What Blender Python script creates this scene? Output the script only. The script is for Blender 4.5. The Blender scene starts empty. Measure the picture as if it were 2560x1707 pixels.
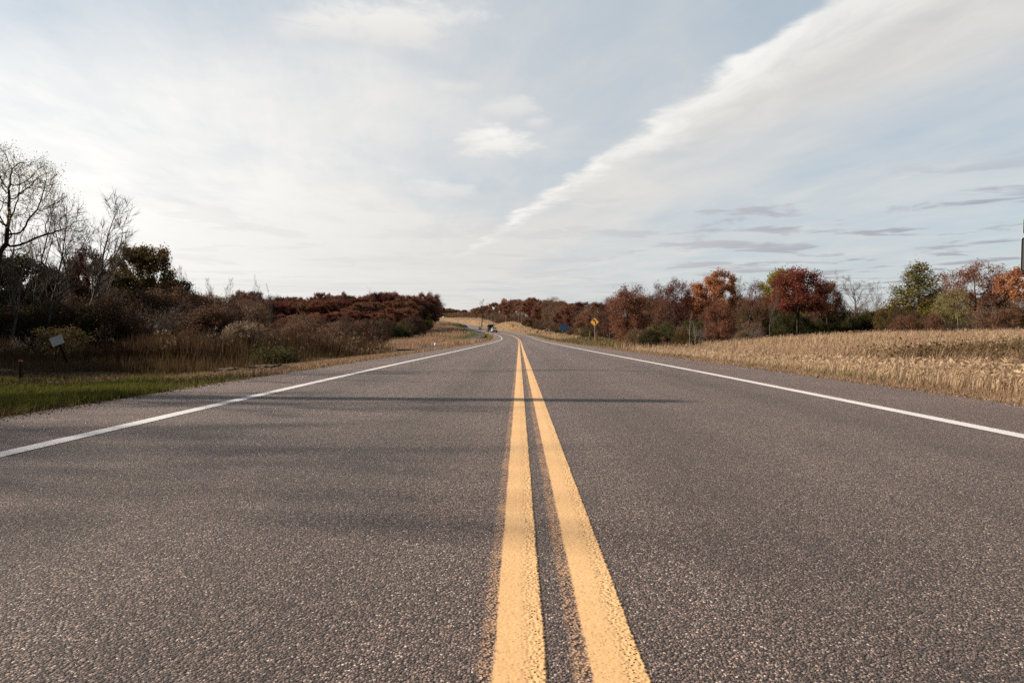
import bpy, bmesh, math, random
import numpy as np
from mathutils import Vector, Matrix

R = math.radians
rng = np.random.default_rng(7)
random.seed(7)
scene = bpy.context.scene
col = scene.collection

# ------------------------------------------------------------------ camera, light, exposure
CAM_H = 0.8
F = 1707.0                      # focal length in px of the 2560 px wide photograph
VX, VY = 1298.0, 835.0          # where the straight road vanishes
cam_d = bpy.data.cameras.new('camera')
cam_d.lens = 24.0; cam_d.sensor_width = 36.0
cam_d.clip_start = 0.05; cam_d.clip_end = 20000
cam = bpy.data.objects.new('camera', cam_d)
col.objects.link(cam)
cam.location = (0, 0, CAM_H)
cam.rotation_euler = (R(90 - 0.62), 0, R(0.60))
scene.camera = cam

SUN_EL = R(31.0)
SUN_AZ = R(4.0)                 # ahead of due left
SUN_DIR = Vector((-math.cos(SUN_EL) * math.cos(SUN_AZ), math.cos(SUN_EL) * math.sin(SUN_AZ), math.sin(SUN_EL)))
sd = bpy.data.lights.new('sun', 'SUN')
sd.energy = 5.0; sd.angle = R(0.55); sd.color = (1.0, 0.885, 0.74)
sun = bpy.data.objects.new('sun', sd)
col.objects.link(sun)
sun.rotation_euler = SUN_DIR.to_track_quat('Z', 'Y').to_euler()
sun.location = (-60, 10, 40)

scene.view_settings.view_transform = 'Standard'
scene.view_settings.look = 'None'
scene.view_settings.exposure = 0.7
scene.view_settings.gamma = 1.0
scene.render.engine = 'CYCLES'
scene.cycles.max_bounces = 6
scene.cycles.diffuse_bounces = 3
scene.cycles.glossy_bounces = 2
scene.cycles.transparent_max_bounces = 8
scene.cycles.use_denoising = False
scene.cycles.sample_clamp_indirect = 4.0


class NT:
    """small helper to wire node trees"""
    def __init__(self, tree):
        self.t = tree; self.n = tree.nodes; self.l = tree.links
    def node(self, typ, **kw):
        nd = self.n.new(typ)
        for k, v in kw.items():
            setattr(nd, k, v)
        return nd
    def put(self, sock, v):
        if hasattr(v, 'is_linked') or isinstance(v, bpy.types.NodeSocket):
            self.l.new(v, sock)
        else:
            sock.default_value = v
    def math(self, op, a, b=None, c=None, clamp=False):
        nd = self.node('ShaderNodeMath', operation=op); nd.use_clamp = clamp
        self.put(nd.inputs[0], a)
        if b is not None: self.put(nd.inputs[1], b)
        if c is not None: self.put(nd.inputs[2], c)
        return nd.outputs[0]
    def ramp(self, v, a, b, lo=0.0, hi=1.0, smooth=True):
        nd = self.node('ShaderNodeMapRange')
        nd.interpolation_type = 'SMOOTHSTEP' if smooth else 'LINEAR'
        nd.clamp = True
        self.put(nd.inputs[0], v)
        nd.inputs[1].default_value = a; nd.inputs[2].default_value = b
        nd.inputs[3].default_value = lo; nd.inputs[4].default_value = hi
        return nd.outputs[0]
    def mix(self, f, a, b, blend='MIX'):
        nd = self.node('ShaderNodeMix', data_type='RGBA', blend_type=blend)
        self.put(nd.inputs[0], f); self.put(nd.inputs[6], a); self.put(nd.inputs[7], b)
        return nd.outputs[2]
    def noise(self, vec, scale, detail=4, rough=0.55, dist=0.0, dims='3D'):
        nd = self.node('ShaderNodeTexNoise', noise_dimensions=dims)
        if vec is not None: self.l.new(vec, nd.inputs['Vector'])
        nd.inputs['Scale'].default_value = scale
        nd.inputs['Detail'].default_value = detail
        nd.inputs['Roughness'].default_value = rough
        nd.inputs['Distortion'].default_value = dist
        return nd.outputs['Fac']
    def comb(self, x, y, z=0.0):
        nd = self.node('ShaderNodeCombineXYZ')
        self.put(nd.inputs[0], x); self.put(nd.inputs[1], y); self.put(nd.inputs[2], z)
        return nd.outputs[0]
    def cramp(self, fac, stops, interp='LINEAR'):
        nd = self.node('ShaderNodeValToRGB')
        nd.color_ramp.interpolation = interp
        els = nd.color_ramp.elements
        while len(els) < len(stops): els.new(0.5)
        for e, (p, c) in zip(els, stops):
            e.position = p; e.color = (*c, 1)
        self.l.new(fac, nd.inputs[0])
        return nd.outputs[0]


def rgb(r, g, b): return (r, g, b, 1.0)


# ------------------------------------------------------------------ world: sky and high clouds
world = bpy.data.worlds.new('World')
scene.world = world
world.use_nodes = True
W = NT(world.node_tree)
bg = next(n for n in W.n if n.type == 'BACKGROUND')
SKY_STRENGTH = 0.061
bg.inputs['Strength'].default_value = SKY_STRENGTH
sky = W.node('ShaderNodeTexSky', sky_type='NISHITA')
sky.sun_disc = False
sky.sun_elevation = SUN_EL
sky.sun_rotation = R(-86.0)
sky.air_density = 1.0; sky.dust_density = 1.2; sky.ozone_density = 1.0
tc = W.node('ShaderNodeTexCoord')
sx = W.node('ShaderNodeSeparateXYZ')
W.l.new(tc.outputs['Generated'], sx.inputs[0])
dx, dy, dz = sx.outputs
zc = W.math('MAXIMUM', dz, 0.012)
u = W.math('DIVIDE', dx, zc)            # coordinates on a flat cloud layer overhead
v = W.math('DIVIDE', dy, zc)
w = W.math('ADD', u, W.math('MULTIPLY', v, 0.2594))       # across the long cloud band
s = W.math('SUBTRACT', v, W.math('MULTIPLY', u, 0.2594))  # along it
# streaky veil
n1 = W.noise(W.comb(W.math('MULTIPLY', w, 0.9), W.math('MULTIPLY', s, 0.22), 3.1), 1.0, 7, 0.62, 0.6)
n2 = W.noise(W.comb(u, W.math('MULTIPLY', v, 0.55), 9.7), 1.35, 6, 0.6, 0.3)
n3 = W.noise(W.comb(W.math('MULTIPLY', w, 3.2), W.math('MULTIPLY', s, 0.5), 1.7), 1.6, 6, 0.65, 0.4)
veil = W.math('ADD', W.math('MULTIPLY', n1, 0.36), W.math('MULTIPLY', n2, 0.56))
veil = W.math('ADD', veil, W.math('MULTIPLY', n3, 0.14))
veil = W.ramp(veil, 0.34, 0.72)
gap = W.math('MULTIPLY', W.ramp(w, 0.05, 1.15), W.ramp(w, 1.42, 1.55, 1.0, 0.0))   # blue gap above the band
gap = W.math('MULTIPLY', gap, W.ramp(v, 4.0, 7.5, 1.0, 0.0))
beyond = W.ramp(w, 2.0, 3.0)                                                      # bluer side beyond the band
veil_c = W.math('ADD', 0.56, W.math('MULTIPLY', veil, 0.44))
veil_c = W.math('SUBTRACT', veil_c, W.math('MULTIPLY', gap, 0.34))
veil_c = W.math('SUBTRACT', veil_c, W.math('MULTIPLY', beyond, 0.38))
hor = W.ramp(dz, 0.02, 0.26, 1.0, 0.0)
hor_left = W.math('MULTIPLY', hor, W.ramp(u, -1.0, 4.5, 0.55, 0.02))
veil_c = W.math('ADD', veil_c, hor_left, clamp=True)
# thinner veil high on the left
high = W.math('MULTIPLY', W.ramp(v, 1.7, 3.0, 1.0, 0.0), W.ramp(w, -0.9, 1.0, 1.0, 0.25))
veil_c = W.math('SUBTRACT', veil_c, W.math('MULTIPLY', high, 0.48), clamp=True)
# brighter towards the sun
dotn = W.node('ShaderNodeVectorMath', operation='DOT_PRODUCT')
W.l.new(tc.outputs['Generated'], dotn.inputs[0]); dotn.inputs[1].default_value = SUN_DIR
glow = W.math('MULTIPLY', W.ramp(dotn.outputs['Value'], 0.05, 0.95), W.ramp(dz, 0.18, 0.55, 1.0, 0.25))
veil_b = W.math('ADD', 7.25, W.math('MULTIPLY', glow, 4.6))
veil_b = W.math('ADD', veil_b, W.math('MULTIPLY', veil, 0.35))
def grey(vv, r=1.01, g=0.988, b=0.950):
    return W.comb(W.math('MULTIPLY', vv, r), W.math('MULTIPLY', vv, g), W.math('MULTIPLY', vv, b))
blue = W.node('ShaderNodeVectorMath', operation='MULTIPLY_ADD')
clear = W.math('MULTIPLY', W.ramp(dy, -0.2, 0.35), W.ramp(dz, 0.58, 0.85, 1.0, 0.12))  # fades haze and veil outside the view, so sun shadows read stronger
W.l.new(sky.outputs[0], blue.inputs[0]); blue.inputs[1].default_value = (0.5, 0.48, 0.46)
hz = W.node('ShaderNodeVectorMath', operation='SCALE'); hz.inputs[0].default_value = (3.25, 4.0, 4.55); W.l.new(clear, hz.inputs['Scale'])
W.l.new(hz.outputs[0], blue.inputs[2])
# unseen sky overhead and behind, cleared and darkened to deepen the shade
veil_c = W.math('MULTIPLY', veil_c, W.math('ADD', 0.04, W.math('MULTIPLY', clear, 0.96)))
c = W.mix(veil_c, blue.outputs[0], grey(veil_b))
# the long bright band
edge_n = W.math('MULTIPLY', W.math('SUBTRACT', W.noise(W.comb(w, W.math('MULTIPLY', s, 0.9), 5.5), 2.6, 7, 0.6), 0.5), 0.55)
wn = W.math('ADD', w, W.math('MULTIPLY', edge_n, 0.8))
t0 = W.math('SUBTRACT', wn, 1.44)
width = W.ramp(v, 2.1, 4.5, 1.28, 0.28)
tt = W.math('DIVIDE', t0, width)
rise = W.ramp(t0, -0.02, 0.085)
fall = W.ramp(tt, 0.25, 1.05, 1.0, 0.0)
band_t = W.noise(W.comb(W.math('MULTIPLY', w, 2.4), W.math('MULTIPLY', s, 1.15), 2.2), 1.9, 8, 0.6, 0.6)
band = W.math('MULTIPLY', W.math('MULTIPLY', rise, fall), W.ramp(band_t, 0.2, 0.62, 0.55, 1.0))
band = W.math('MULTIPLY', band, W.ramp(v, 6.0, 9.5, 1.0, 0.0))
band_b = W.math('ADD', 6.75, W.math('MULTIPLY', W.ramp(t0, 0.04, 0.46, 1.0, 0.0), 2.3))
band_b = W.math('ADD', band_b, W.math('MULTIPLY', W.math('SUBTRACT', band_t, 0.45), 3.4))
c = W.mix(W.math('MULTIPLY', band, 0.92), c, grey(band_b))
# single puffs
pn = W.noise(W.comb(W.math('MULTIPLY', u, 1.0), W.math('MULTIPLY', v, 0.8), 0.4), 4.2, 7, 0.62, 0.3)
def puff(u0, v0, ru, rv, gain, bright, col_in):
    a = W.math('DIVIDE', W.math('SUBTRACT', u, u0), ru)
    b = W.math('DIVIDE', W.math('SUBTRACT', v, v0), rv)
    rr = W.math('SQRT', W.math('ADD', W.math('MULTIPLY', a, a), W.math('MULTIPLY', b, b)))
    m = W.math('ADD', W.math('SUBTRACT', 1.0, rr), W.math('MULTIPLY', W.math('SUBTRACT', pn, 0.5), 2.0))
    m = W.math('MULTIPLY', W.ramp(m, 0.05, 0.75), gain)
    return W.mix(m, col_in, grey(W.math('ADD', bright, W.math('MULTIPLY', W.ramp(b, -0.6, 0.8, 0.5, -0.7), 1.0))))
c = puff(-0.46, 2.19, 0.36, 0.25, 0.95, 8.6, c)
c = puff(-0.74, 2.26, 0.12, 0.14, 0.4, 8.3, c)
c = puff(-0.13, 3.62, 0.25, 0.38, 1.0, 8.9, c)
c = puff(-0.03, 3.05, 0.16, 0.2, 0.55, 8.3, c)
c = puff(0.08, 3.25, 0.10, 0.12, 0.5, 8.2, c)
c = puff(-0.27, 2.78, 0.14, 0.10, 0.4, 8.2, c)
c = puff(-0.56, 4.75, 0.3, 0.4, 0.5, 8.6, c)
# small flat grey clouds low on the right
gn = W.noise(W.comb(W.math('MULTIPLY', u, 1.05), W.math('MULTIPLY', v, 0.95), 4.1), 1.0, 8, 0.58, 0.35)
gm = W.ramp(gn, 0.52, 0.62)
gm = W.math('MULTIPLY', gm, W.ramp(dz, 0.155, 0.225, 1.0, 0.0))
gm = W.math('MULTIPLY', gm, W.ramp(dx, -0.15, 0.3, 0.2, 0.95))
gcol = W.mix(W.ramp(dx, 0.0, 0.5), rgb(6.3, 6.3, 6.35), rgb(4.0, 4.15, 4.65))
c = W.mix(gm, c, gcol)
# grey lower layer streaks near the horizon
g2 = W.noise(W.comb(W.math('MULTIPLY', u, 0.10), W.math('MULTIPLY', v, 0.22), 2.6), 1.0, 6, 0.6, 0.3)
g2m = W.math('MULTIPLY', W.ramp(g2, 0.47, 0.66), W.ramp(dz, 0.05, 0.19, 0.62, 0.0))
c = W.mix(W.math('MULTIPLY', g2m, W.ramp(dx, -0.4, 0.25, 0.25, 1.0)), c, rgb(6.0, 6.15, 6.45))
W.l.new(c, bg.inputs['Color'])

# ------------------------------------------------------------------ tagging, meshes
def tag(o, label=None, cat=None, group=None, kind=None):
    if label: o['label'] = label
    if cat: o['category'] = cat
    if group: o['group'] = group
    if kind: o['kind'] = kind
    return o

def link(o, parent=None):
    col.objects.link(o)
    if parent is not None: o.parent = parent
    return o

def empty(name, loc, rz=0.0, scale=(1, 1, 1)):
    o = bpy.data.objects.new(name, None)
    o.empty_display_size = 0.3
    o.location = loc; o.rotation_euler = (0, 0, rz); o.scale = scale
    return link(o)

def raw_mesh(name, verts, faces, attrs=None, smooth=False, uvs=None, mat_idx=None):
    """faces: list of int arrays (M,3) or (M,4)"""
    me = bpy.data.meshes.new(name)
    verts = np.asarray(verts, np.float32)
    faces = [np.asarray(f, np.int32) for f in faces if len(f)]
    loops = np.concatenate([f.ravel() for f in faces])
    tot = np.concatenate([np.full(len(f), f.shape[1], np.int32) for f in faces])
    start = np.concatenate([[0], np.cumsum(tot)[:-1]]).astype(np.int32)
    me.vertices.add(len(verts)); me.vertices.foreach_set('co', verts.ravel())
    me.loops.add(len(loops)); me.loops.foreach_set('vertex_index', loops)
    me.polygons.add(len(tot)); me.polygons.foreach_set('loop_start', start)
    try: me.polygons.foreach_set('loop_total', tot)
    except Exception: pass
    me.update(calc_edges=True)
    me.polygons.foreach_set('use_smooth', np.full(len(tot), bool(smooth)))
    if attrs:
        for k, a in attrs.items():
            at = me.attributes.new(k, 'FLOAT', 'POINT')
            at.data.foreach_set('value', np.asarray(a, np.float32))
    if uvs is not None:
        ul = me.uv_layers.new(name='UVMap')
        ul.data.foreach_set('uv', np.asarray(uvs, np.float32)[loops].ravel())
    if mat_idx is not None:
        me.polygons.foreach_set('material_index', np.asarray(mat_idx, np.int32))
    me.validate(clean_customdata=False)
    return me

def obj(name, me, mat=None, parent=None):
    o = bpy.data.objects.new(name, me)
    if mat is not None:
        for m in (mat if isinstance(mat, (list, tuple)) else [mat]):
            me.materials.append(m)
    return link(o, parent)

# ------------------------------------------------------------------ materials
def new_mat(name):
    m = bpy.data.materials.new(name); m.use_nodes = True
    t = NT(m.node_tree)
    t.n.clear()
    out = t.node('ShaderNodeOutputMaterial')
    return m, t, out

def principled(t, color, rough=0.8, spec=0.3, metallic=0.0, normal=None):
    p = t.node('ShaderNodeBsdfPrincipled')
    t.put(p.inputs['Base Color'], color); t.put(p.inputs['Roughness'], rough)
    t.put(p.inputs['Specular IOR Level'], spec); t.put(p.inputs['Metallic'], metallic)
    if normal is not None: t.l.new(normal, p.inputs['Normal'])
    return p.outputs[0]

def plain(name, c, rough=0.6, spec=0.4, metallic=0.0, var=0.12, scale=9.0):
    m, t, out = new_mat(name)
    co = t.node('ShaderNodeTexCoord').outputs['Object']
    n = t.noise(co, scale, 4, 0.6)
    lo = tuple(x * (1 - var) for x in c); hi = tuple(min(1, x * (1 + var)) for x in c)
    cc = t.cramp(n, [(0.3, lo), (0.7, hi)])
    t.l.new(principled(t, cc, rough, spec, metallic), out.inputs[0])
    return m

def leafy(name, stops, transl=0.35, spec=0.06, rough=0.75, clump=True):
    m, t, out = new_mat(name)
    a = t.node('ShaderNodeAttribute', attribute_name='rnd').outputs['Fac']
    if clump:
        co = t.node('ShaderNodeNewGeometry').outputs['Position']
        n = t.noise(co, 0.55, 3, 0.6)
        n2 = t.noise(co, 0.16, 3, 0.6)
        a = t.math('ADD', t.math('MULTIPLY', a, 0.56), t.math('MULTIPLY', t.math('SUBTRACT', t.math('ADD', t.math('MULTIPLY', n, 0.6), t.math('MULTIPLY', n2, 0.55)), 0.32), 0.95), clamp=True)
    cc = t.cramp(a, stops)
    p = principled(t, cc, rough, spec)
    tr = t.node('ShaderNodeBsdfTranslucent'); t.l.new(cc, tr.inputs[0])
    mx = t.node('ShaderNodeMixShader'); mx.inputs[0].default_value = transl
    t.l.new(p, mx.inputs[1]); t.l.new(tr.outputs[0], mx.inputs[2])
    t.l.new(mx.outputs[0], out.inputs[0])
    return m

def bark(name, lo, hi, scale=6.0):
    m, t, out = new_mat(name)
    co = t.node('ShaderNodeTexCoord').outputs['Object']
    mp = t.node('ShaderNodeMapping'); mp.inputs['Scale'].default_value = (1, 1, 0.35)
    t.l.new(co, mp.inputs[0])
    n = t.noise(mp.outputs[0], scale, 5, 0.65)
    cc = t.cramp(n, [(0.3, lo), (0.7, hi)])
    b = t.node('ShaderNodeBump'); b.inputs['Strength'].default_value = 0.5; b.inputs['Distance'].default_value = 0.03
    t.l.new(n, b.inputs['Height'])
    t.l.new(principled(t, cc, 0.9, 0.1, 0.0, b.outputs[0]), out.inputs[0])
    return m

M = {}
M['rust'] = leafy('rust_leaves', [(0.0, (0.096, 0.042, 0.030)), (0.45, (0.196, 0.087, 0.057)), (1.0, (0.348, 0.172, 0.102))])
M['hill'] = leafy('hill_oak_leaves', [(0.0, (0.086, 0.039, 0.027)), (0.5, (0.185, 0.076, 0.049)), (1.0, (0.339, 0.141, 0.086))], .25)
M['brown'] = leafy('brown_leaves', [(0.0, (0.084, 0.044, 0.031)), (0.5, (0.167, 0.085, 0.054)), (1.0, (0.283, 0.148, 0.091))])
M['orange'] = leafy('orange_leaves', [(0.0, (0.186, 0.080, 0.042)), (0.5, (0.373, 0.167, 0.087)), (1.0, (0.549, 0.275, 0.151))])
M['red'] = leafy('red_leaves', [(0.0, (0.078, 0.028, 0.021)), (0.5, (0.177, 0.056, 0.041)), (1.0, (0.312, 0.105, 0.063))])
M['maroon'] = leafy('maroon_leaves', [(0.0, (.06, .024, .02)), (0.5, (.12, .045, .036)), (1.0, (.20, .08, .055))])
M['yellow'] = leafy('yellow_leaves', [(0.0, (0.164, 0.139, 0.057)), (0.5, (0.279, 0.238, 0.092)), (1.0, (0.410, 0.344, 0.161))])
M['willow'] = leafy('yellow_green_leaves', [(0.0, (.13, .13, .035)), (0.5, (.24, .22, .055)), (1.0, (.34, .30, .09))])
M['olive'] = leafy('olive_leaves', [(0.0, (0.057, 0.063, 0.018)), (0.45, (0.115, 0.113, 0.029)), (0.7, (0.230, 0.161, 0.040)), (1.0, (0.414, 0.184, 0.057))])
M['oakgreen'] = leafy('brown_green_leaves', [(0.0, (0.046, 0.044, 0.018)), (0.5, (0.098, 0.075, 0.026)), (1.0, (0.208, 0.111, 0.039))])
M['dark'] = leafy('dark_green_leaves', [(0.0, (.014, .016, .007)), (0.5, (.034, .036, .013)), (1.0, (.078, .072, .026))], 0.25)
M['green'] = leafy('shrub_green_leaves', [(0.0, (.035, .036, .014)), (0.5, (.075, .074, .024)), (1.0, (.15, .135, .045))], 0.3)
M['thicket'] = leafy('thicket_leaves', [(0.0, (0.088, 0.057, 0.039)), (0.5, (0.174, 0.111, 0.071)), (1.0, (0.313, 0.196, 0.116))], 0.2)
M['thicket_dark'] = leafy('thicket_dark_leaves', [(0.0, (0.048, 0.030, 0.022)), (0.5, (0.091, 0.055, 0.038)), (1.0, (0.172, 0.103, 0.065))], 0.2)
M['sparse_yellow'] = leafy('sparse_yellow_leaves', [(0.0, (.14, .11, .05)), (0.5, (.26, .21, .10)), (1.0, (.42, .36, .20))], 0.5)
M['bark'] = bark('oak_bark', (.035, .028, .024), (.11, .088, .072))
M['bark_dark'] = bark('dark_bark', (.018, .014, .012), (.055, .043, .035))
M['bark_pale'] = bark('pale_bark', (.16, .145, .125), (.42, .39, .35), 5.0)
M['bark_grey'] = bark('grey_bark', (.07, .062, .055), (.20, .18, .155))
M['bark_mid'] = bark('weathered_bark', (.04, .033, .028), (.13, .11, .092))
M['twig'] = bark('twig_bark', (.085, .066, .055), (.19, .155, .13))
M['twig_pale'] = bark('pale_twig_bark', (.17, .145, .12), (.36, .31, .26))
M['twig_dark'] = bark('dark_twig_bark', (.03, .023, .02), (.085, .065, .052))
M['straw'] = leafy('straw_blades', [(0.0, (0.235, 0.162, 0.103)), (0.45, (0.422, 0.300, 0.193)), (0.85, (0.586, 0.444, 0.299)), (1.0, (0.704, 0.576, 0.428))], 0.3)
M['straw_red'] = leafy('russet_straw_blades', [(0.0, (0.178, 0.114, 0.077)), (0.5, (0.335, 0.215, 0.140)), (1.0, (0.513, 0.369, 0.252))], 0.3)
M['drygrass'] = leafy('dry_verge_blades', [(0.0, (0.127, 0.078, 0.049)), (0.4, (0.276, 0.178, 0.112)), (0.8, (0.414, 0.287, 0.194)), (0.9, (0.184, 0.172, 0.071)), (1.0, (0.483, 0.380, 0.273))], 0.3)
M['lawn'] = leafy('green_blades', [(0.0, (0.053, 0.059, 0.012)), (0.5, (0.109, 0.114, 0.022)), (0.85, (0.194, 0.179, 0.035)), (1.0, (0.389, 0.232, 0.095))], 0.3)
M['lawn_dry'] = leafy('half_dry_blades', [(0.0, (0.038, 0.028, 0.012)), (0.5, (0.082, 0.054, 0.024)), (1.0, (0.180, 0.104, 0.053))], 0.25)
M['reed'] = leafy('reed_blades', [(0.0, (0.034, 0.020, 0.011)), (0.5, (0.077, 0.043, 0.022)), (1.0, (0.164, 0.094, 0.049))], 0.2)
M['plume'] = leafy('reed_plumes', [(0.0, (.12, .085, .06)), (0.5, (.22, .165, .115)), (1.0, (.36, .28, .20))], 0.35)
M['weeds'] = leafy('weed_leaves', [(0.0, (0.042, 0.037, 0.014)), (0.5, (0.090, 0.069, 0.026)), (1.0, (0.180, 0.106, 0.054))], 0.25)
M['steel'] = plain('galvanised_steel', (.42, .42, .41), 0.5, 0.5, 0.35)
M['black'] = plain('black_paint', (.018, .018, .018), 0.5)
M['white_sign'] = plain('white_sign_face', (.72, .72, .70), 0.45)
M['yellow_sign'] = plain('amber_sign_face', (.92, .47, .10), 0.45, var=0.05)
M['blue_sign'] = plain('blue_sign_face', (.008, .10, .29), 0.45)
M['blue_text'] = plain('pale_blue_lettering', (.10, .25, .45), 0.5)
M['grey_sign'] = plain('grey_sign_back', (.80, .79, .76), 0.5, 0.4, 0.1)
M['wood_dark'] = plain('dark_wood', (.03, .02, .016), 0.9, 0.1)
M['pink'] = plain('faded_red_band', (.55, .14, .15), 0.6)
M['orange_post'] = plain('orange_marker', (.50, .16, .05), 0.6)
M['yellow_post'] = plain('yellow_marker', (.80, .46, .10), 0.6)
M['white_plastic'] = plain('white_plastic', (.78, .77, .74), 0.5)
M['glass'] = plain('car_glass', (.02, .025, .03), 0.08, 0.8)
M['tyre'] = plain('tyre_rubber', (.02, .02, .02), 0.85, 0.2)
M['rim'] = plain('wheel_rim', (.35, .35, .36), 0.35, 0.5, 0.8)
M['chrome'] = plain('lamp_glass', (.75, .75, .75), 0.15, 0.8, 0.3)
M['cream_paint'] = plain('cream_paint', (.58, .55, .42), 0.25, 0.6)
M['silver_paint'] = plain('silver_blue_paint', (.16, .21, .29), 0.25, 0.6, 0.2)
M['black_paint'] = plain('black_car_paint', (.014, .014, .017), 0.25, 0.6)
M['rust_steel'] = plain('rusty_steel', (.12, .07, .045), 0.8, 0.2)
M['stone'] = plain('rubble', (.085, .062, .045), 0.9, 0.1, var=0.5)

# ------------------------------------------------------------------ the road line and the terrain
def smooth_curve(xs, ys, radius):
    dense = np.arange(-60, 1200, 1.0)
    y = np.interp(dense, xs, ys)
    k = np.exp(-0.5 * (np.arange(-3 * radius, 3 * radius + 1) / radius) ** 2); k /= k.sum()
    y = np.convolve(np.pad(y, 3 * radius, mode='reflect', reflect_type='odd'), k, 'valid')
    return dense, y
_cx = smooth_curve([-60, 95, 150, 190, 250, 300, 330, 380, 430, 475, 520, 560, 700, 1200],
                   [0, 0, -.15, -1.75, -7.1, -13.2, -17.0, -23.5, -33, -46, -61, -77, -150, -420], 12)
_ce = smooth_curve([-60, 12, 35, 52, 100, 150, 190, 250, 275, 330, 430, 520, 560, 700, 1200],
                   [0, 0, -.14, -.20, -.37, -.34, .28, 1.34, 1.85, 2.8, 6.1, 10.4, 11.5, 14, 18], 9)
def cx(y): return np.interp(y, *_cx)
def ce(y): return np.interp(y, *_ce)
def head(y): return np.arctan((cx(np.asarray(y) + 2) - cx(np.asarray(y) - 2)) / 4.0)
EDGE_L, EDGE_R = -5.03, 5.8

CTRL = np.array([
    (9, -20, -.3), (9, 5, -.35), (9, 15, -.4), (9.5, 30, -.6), (10, 50, -.85), (12.7, 45, -.7), (18, 50, -.1), (23, 48, .4), (28, 38, .42),
    (20, 25, .05), (15, 15, -.2), (14, 5, -.1), (30, 60, .35), (31, 75, .4), (13.5, 85, -.5), (20, 75, -.3), (9.2, 83, -.55),
    (10, 110, -.25), (8.2, 125, -.2), (10, 160, .3), (8.1, 190, .65), (8.5, 205, .9), (12.8, 120, .1), (60, 120, 1.6), (60, 250, 5),
    (120, 100, 2), (150, 200, 5), (50, 40, .5), (45, 60, .5), (90, 40, .8), (50, 0, .3),
    (6, 250, 2.4), (2, 300, 4.4), (-2, 350, 6.9), (-27, 480, 11.5), (-70, 600, 15.2), (0, 480, 12), (30, 300, 6.5), (100, 500, 13), (-45, 560, 14),
    (-150, 720, 18), (0, 800, 18), (400, 600, 16), (-400, 600, 14), (-48, 480, 9.4),
    (-9.2, 75, -.75), (-9.7, 100, -.6), (-9.6, 125, -.38), (-10, 175, .5), (-15.5, 240, 1.45), (-22.5, 300, 2.4), (-34.3, 390, 4.7), (-42, 350, 6.6), (-38, 300, 4.6),
    (-24, 130, -.2), (-45, 180, 1.8), (-60, 200, 2.5), (-60, 300, 7), (-80, 400, 10.5), (-70, 470, 11),
    (-12.8, 17.5, -.45), (-8, 10, -.28), (-21.8, 33, -.40), (-34, 45, -.3), (-34, 20, -.35), (-20, 60, -.75), (-15, 50, -1.0), (-12, 80, -1.1),
    (-100, 100, 0), (-100, 200, 3), (-300, 300, 6), (-60, 50, 0), (-9, 35, -.6), (-9, 55, -.8), (-30, -20, -.2), (-10, -20, -.3),
    (-300, -100, 0), (300, -100, 0), (0, -300, 0), (300, 100, 3),
], float)
_d = np.linalg.norm(CTRL[:, None, :2] - CTRL[None, :, :2], axis=2)
_A = np.block([[_d + 0.0, np.ones((len(CTRL), 1))], [np.ones((1, len(CTRL))), np.zeros((1, 1))]])
_wt = np.linalg.solve(_A, np.append(CTRL[:, 2], 0.0))
def sstep(x, a, b):
    t = np.clip((x - a) / (b - a), 0, 1); return t * t * (3 - 2 * t)
def natural(x, y):
    x = np.asarray(x, float).ravel(); y = np.asarray(y, float).ravel()
    out = np.empty(len(x))
    for i in range(0, len(x), 20000):
        xx, yy = x[i:i + 20000], y[i:i + 20000]
        r = np.hypot(xx[:, None] - CTRL[None, :, 0], yy[:, None] - CTRL[None, :, 1])
        out[i:i + 20000] = r @ _wt[:-1] + _wt[-1]
    far = np.hypot(x, y)
    t = sstep(far, 700, 1400)
    return np.clip(out, -2.5, 30) * (1 - t) + 17.0 * t * sstep(y, -200, 500) + 0
def lateral(x, y):
    return (np.asarray(x) - cx(y)) * np.cos(head(y))
def bumps(x, y):
    return (0.05 * np.sin(x * 1.3 + 0.7 * np.sin(y * .9)) * np.sin(y * 1.1 + 1.3) + 0.035 * np.sin(x * 2.9 + y * 1.7) * np.sin(y * 2.3 - x)
            + 0.12 * np.sin(x * .31 + 2) * np.sin(y * .27 + 1))
def ground(x, y):
    x = np.asarray(x, float).ravel(); y = np.asarray(y, float).ravel()
    d = lateral(x, y); re = ce(y)
    e = np.maximum(EDGE_L - d, d - EDGE_R)          # metres beyond the pavement
    n = natural(x, y) + bumps(x, y) * sstep(e, .5, 4)
    prof = re - 0.02 - 0.05 * np.clip(e, 0, 6)
    k = sstep(e, 0.4, 6.5)
    h = prof * (1 - k) + n * k
    h = np.where(e < 0, re - 0.02 - 0.13 * sstep(-e, 0.0, 0.5), h)
    return h
def gz(x, y): return float(ground([x], [y])[0])
def at(px, Z): return math.tan(math.atan((px - 1280.0) / F) - R(0.60)) * Z
def ez(py, Z): return CAM_H + (VY - py) / F * Z

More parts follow.
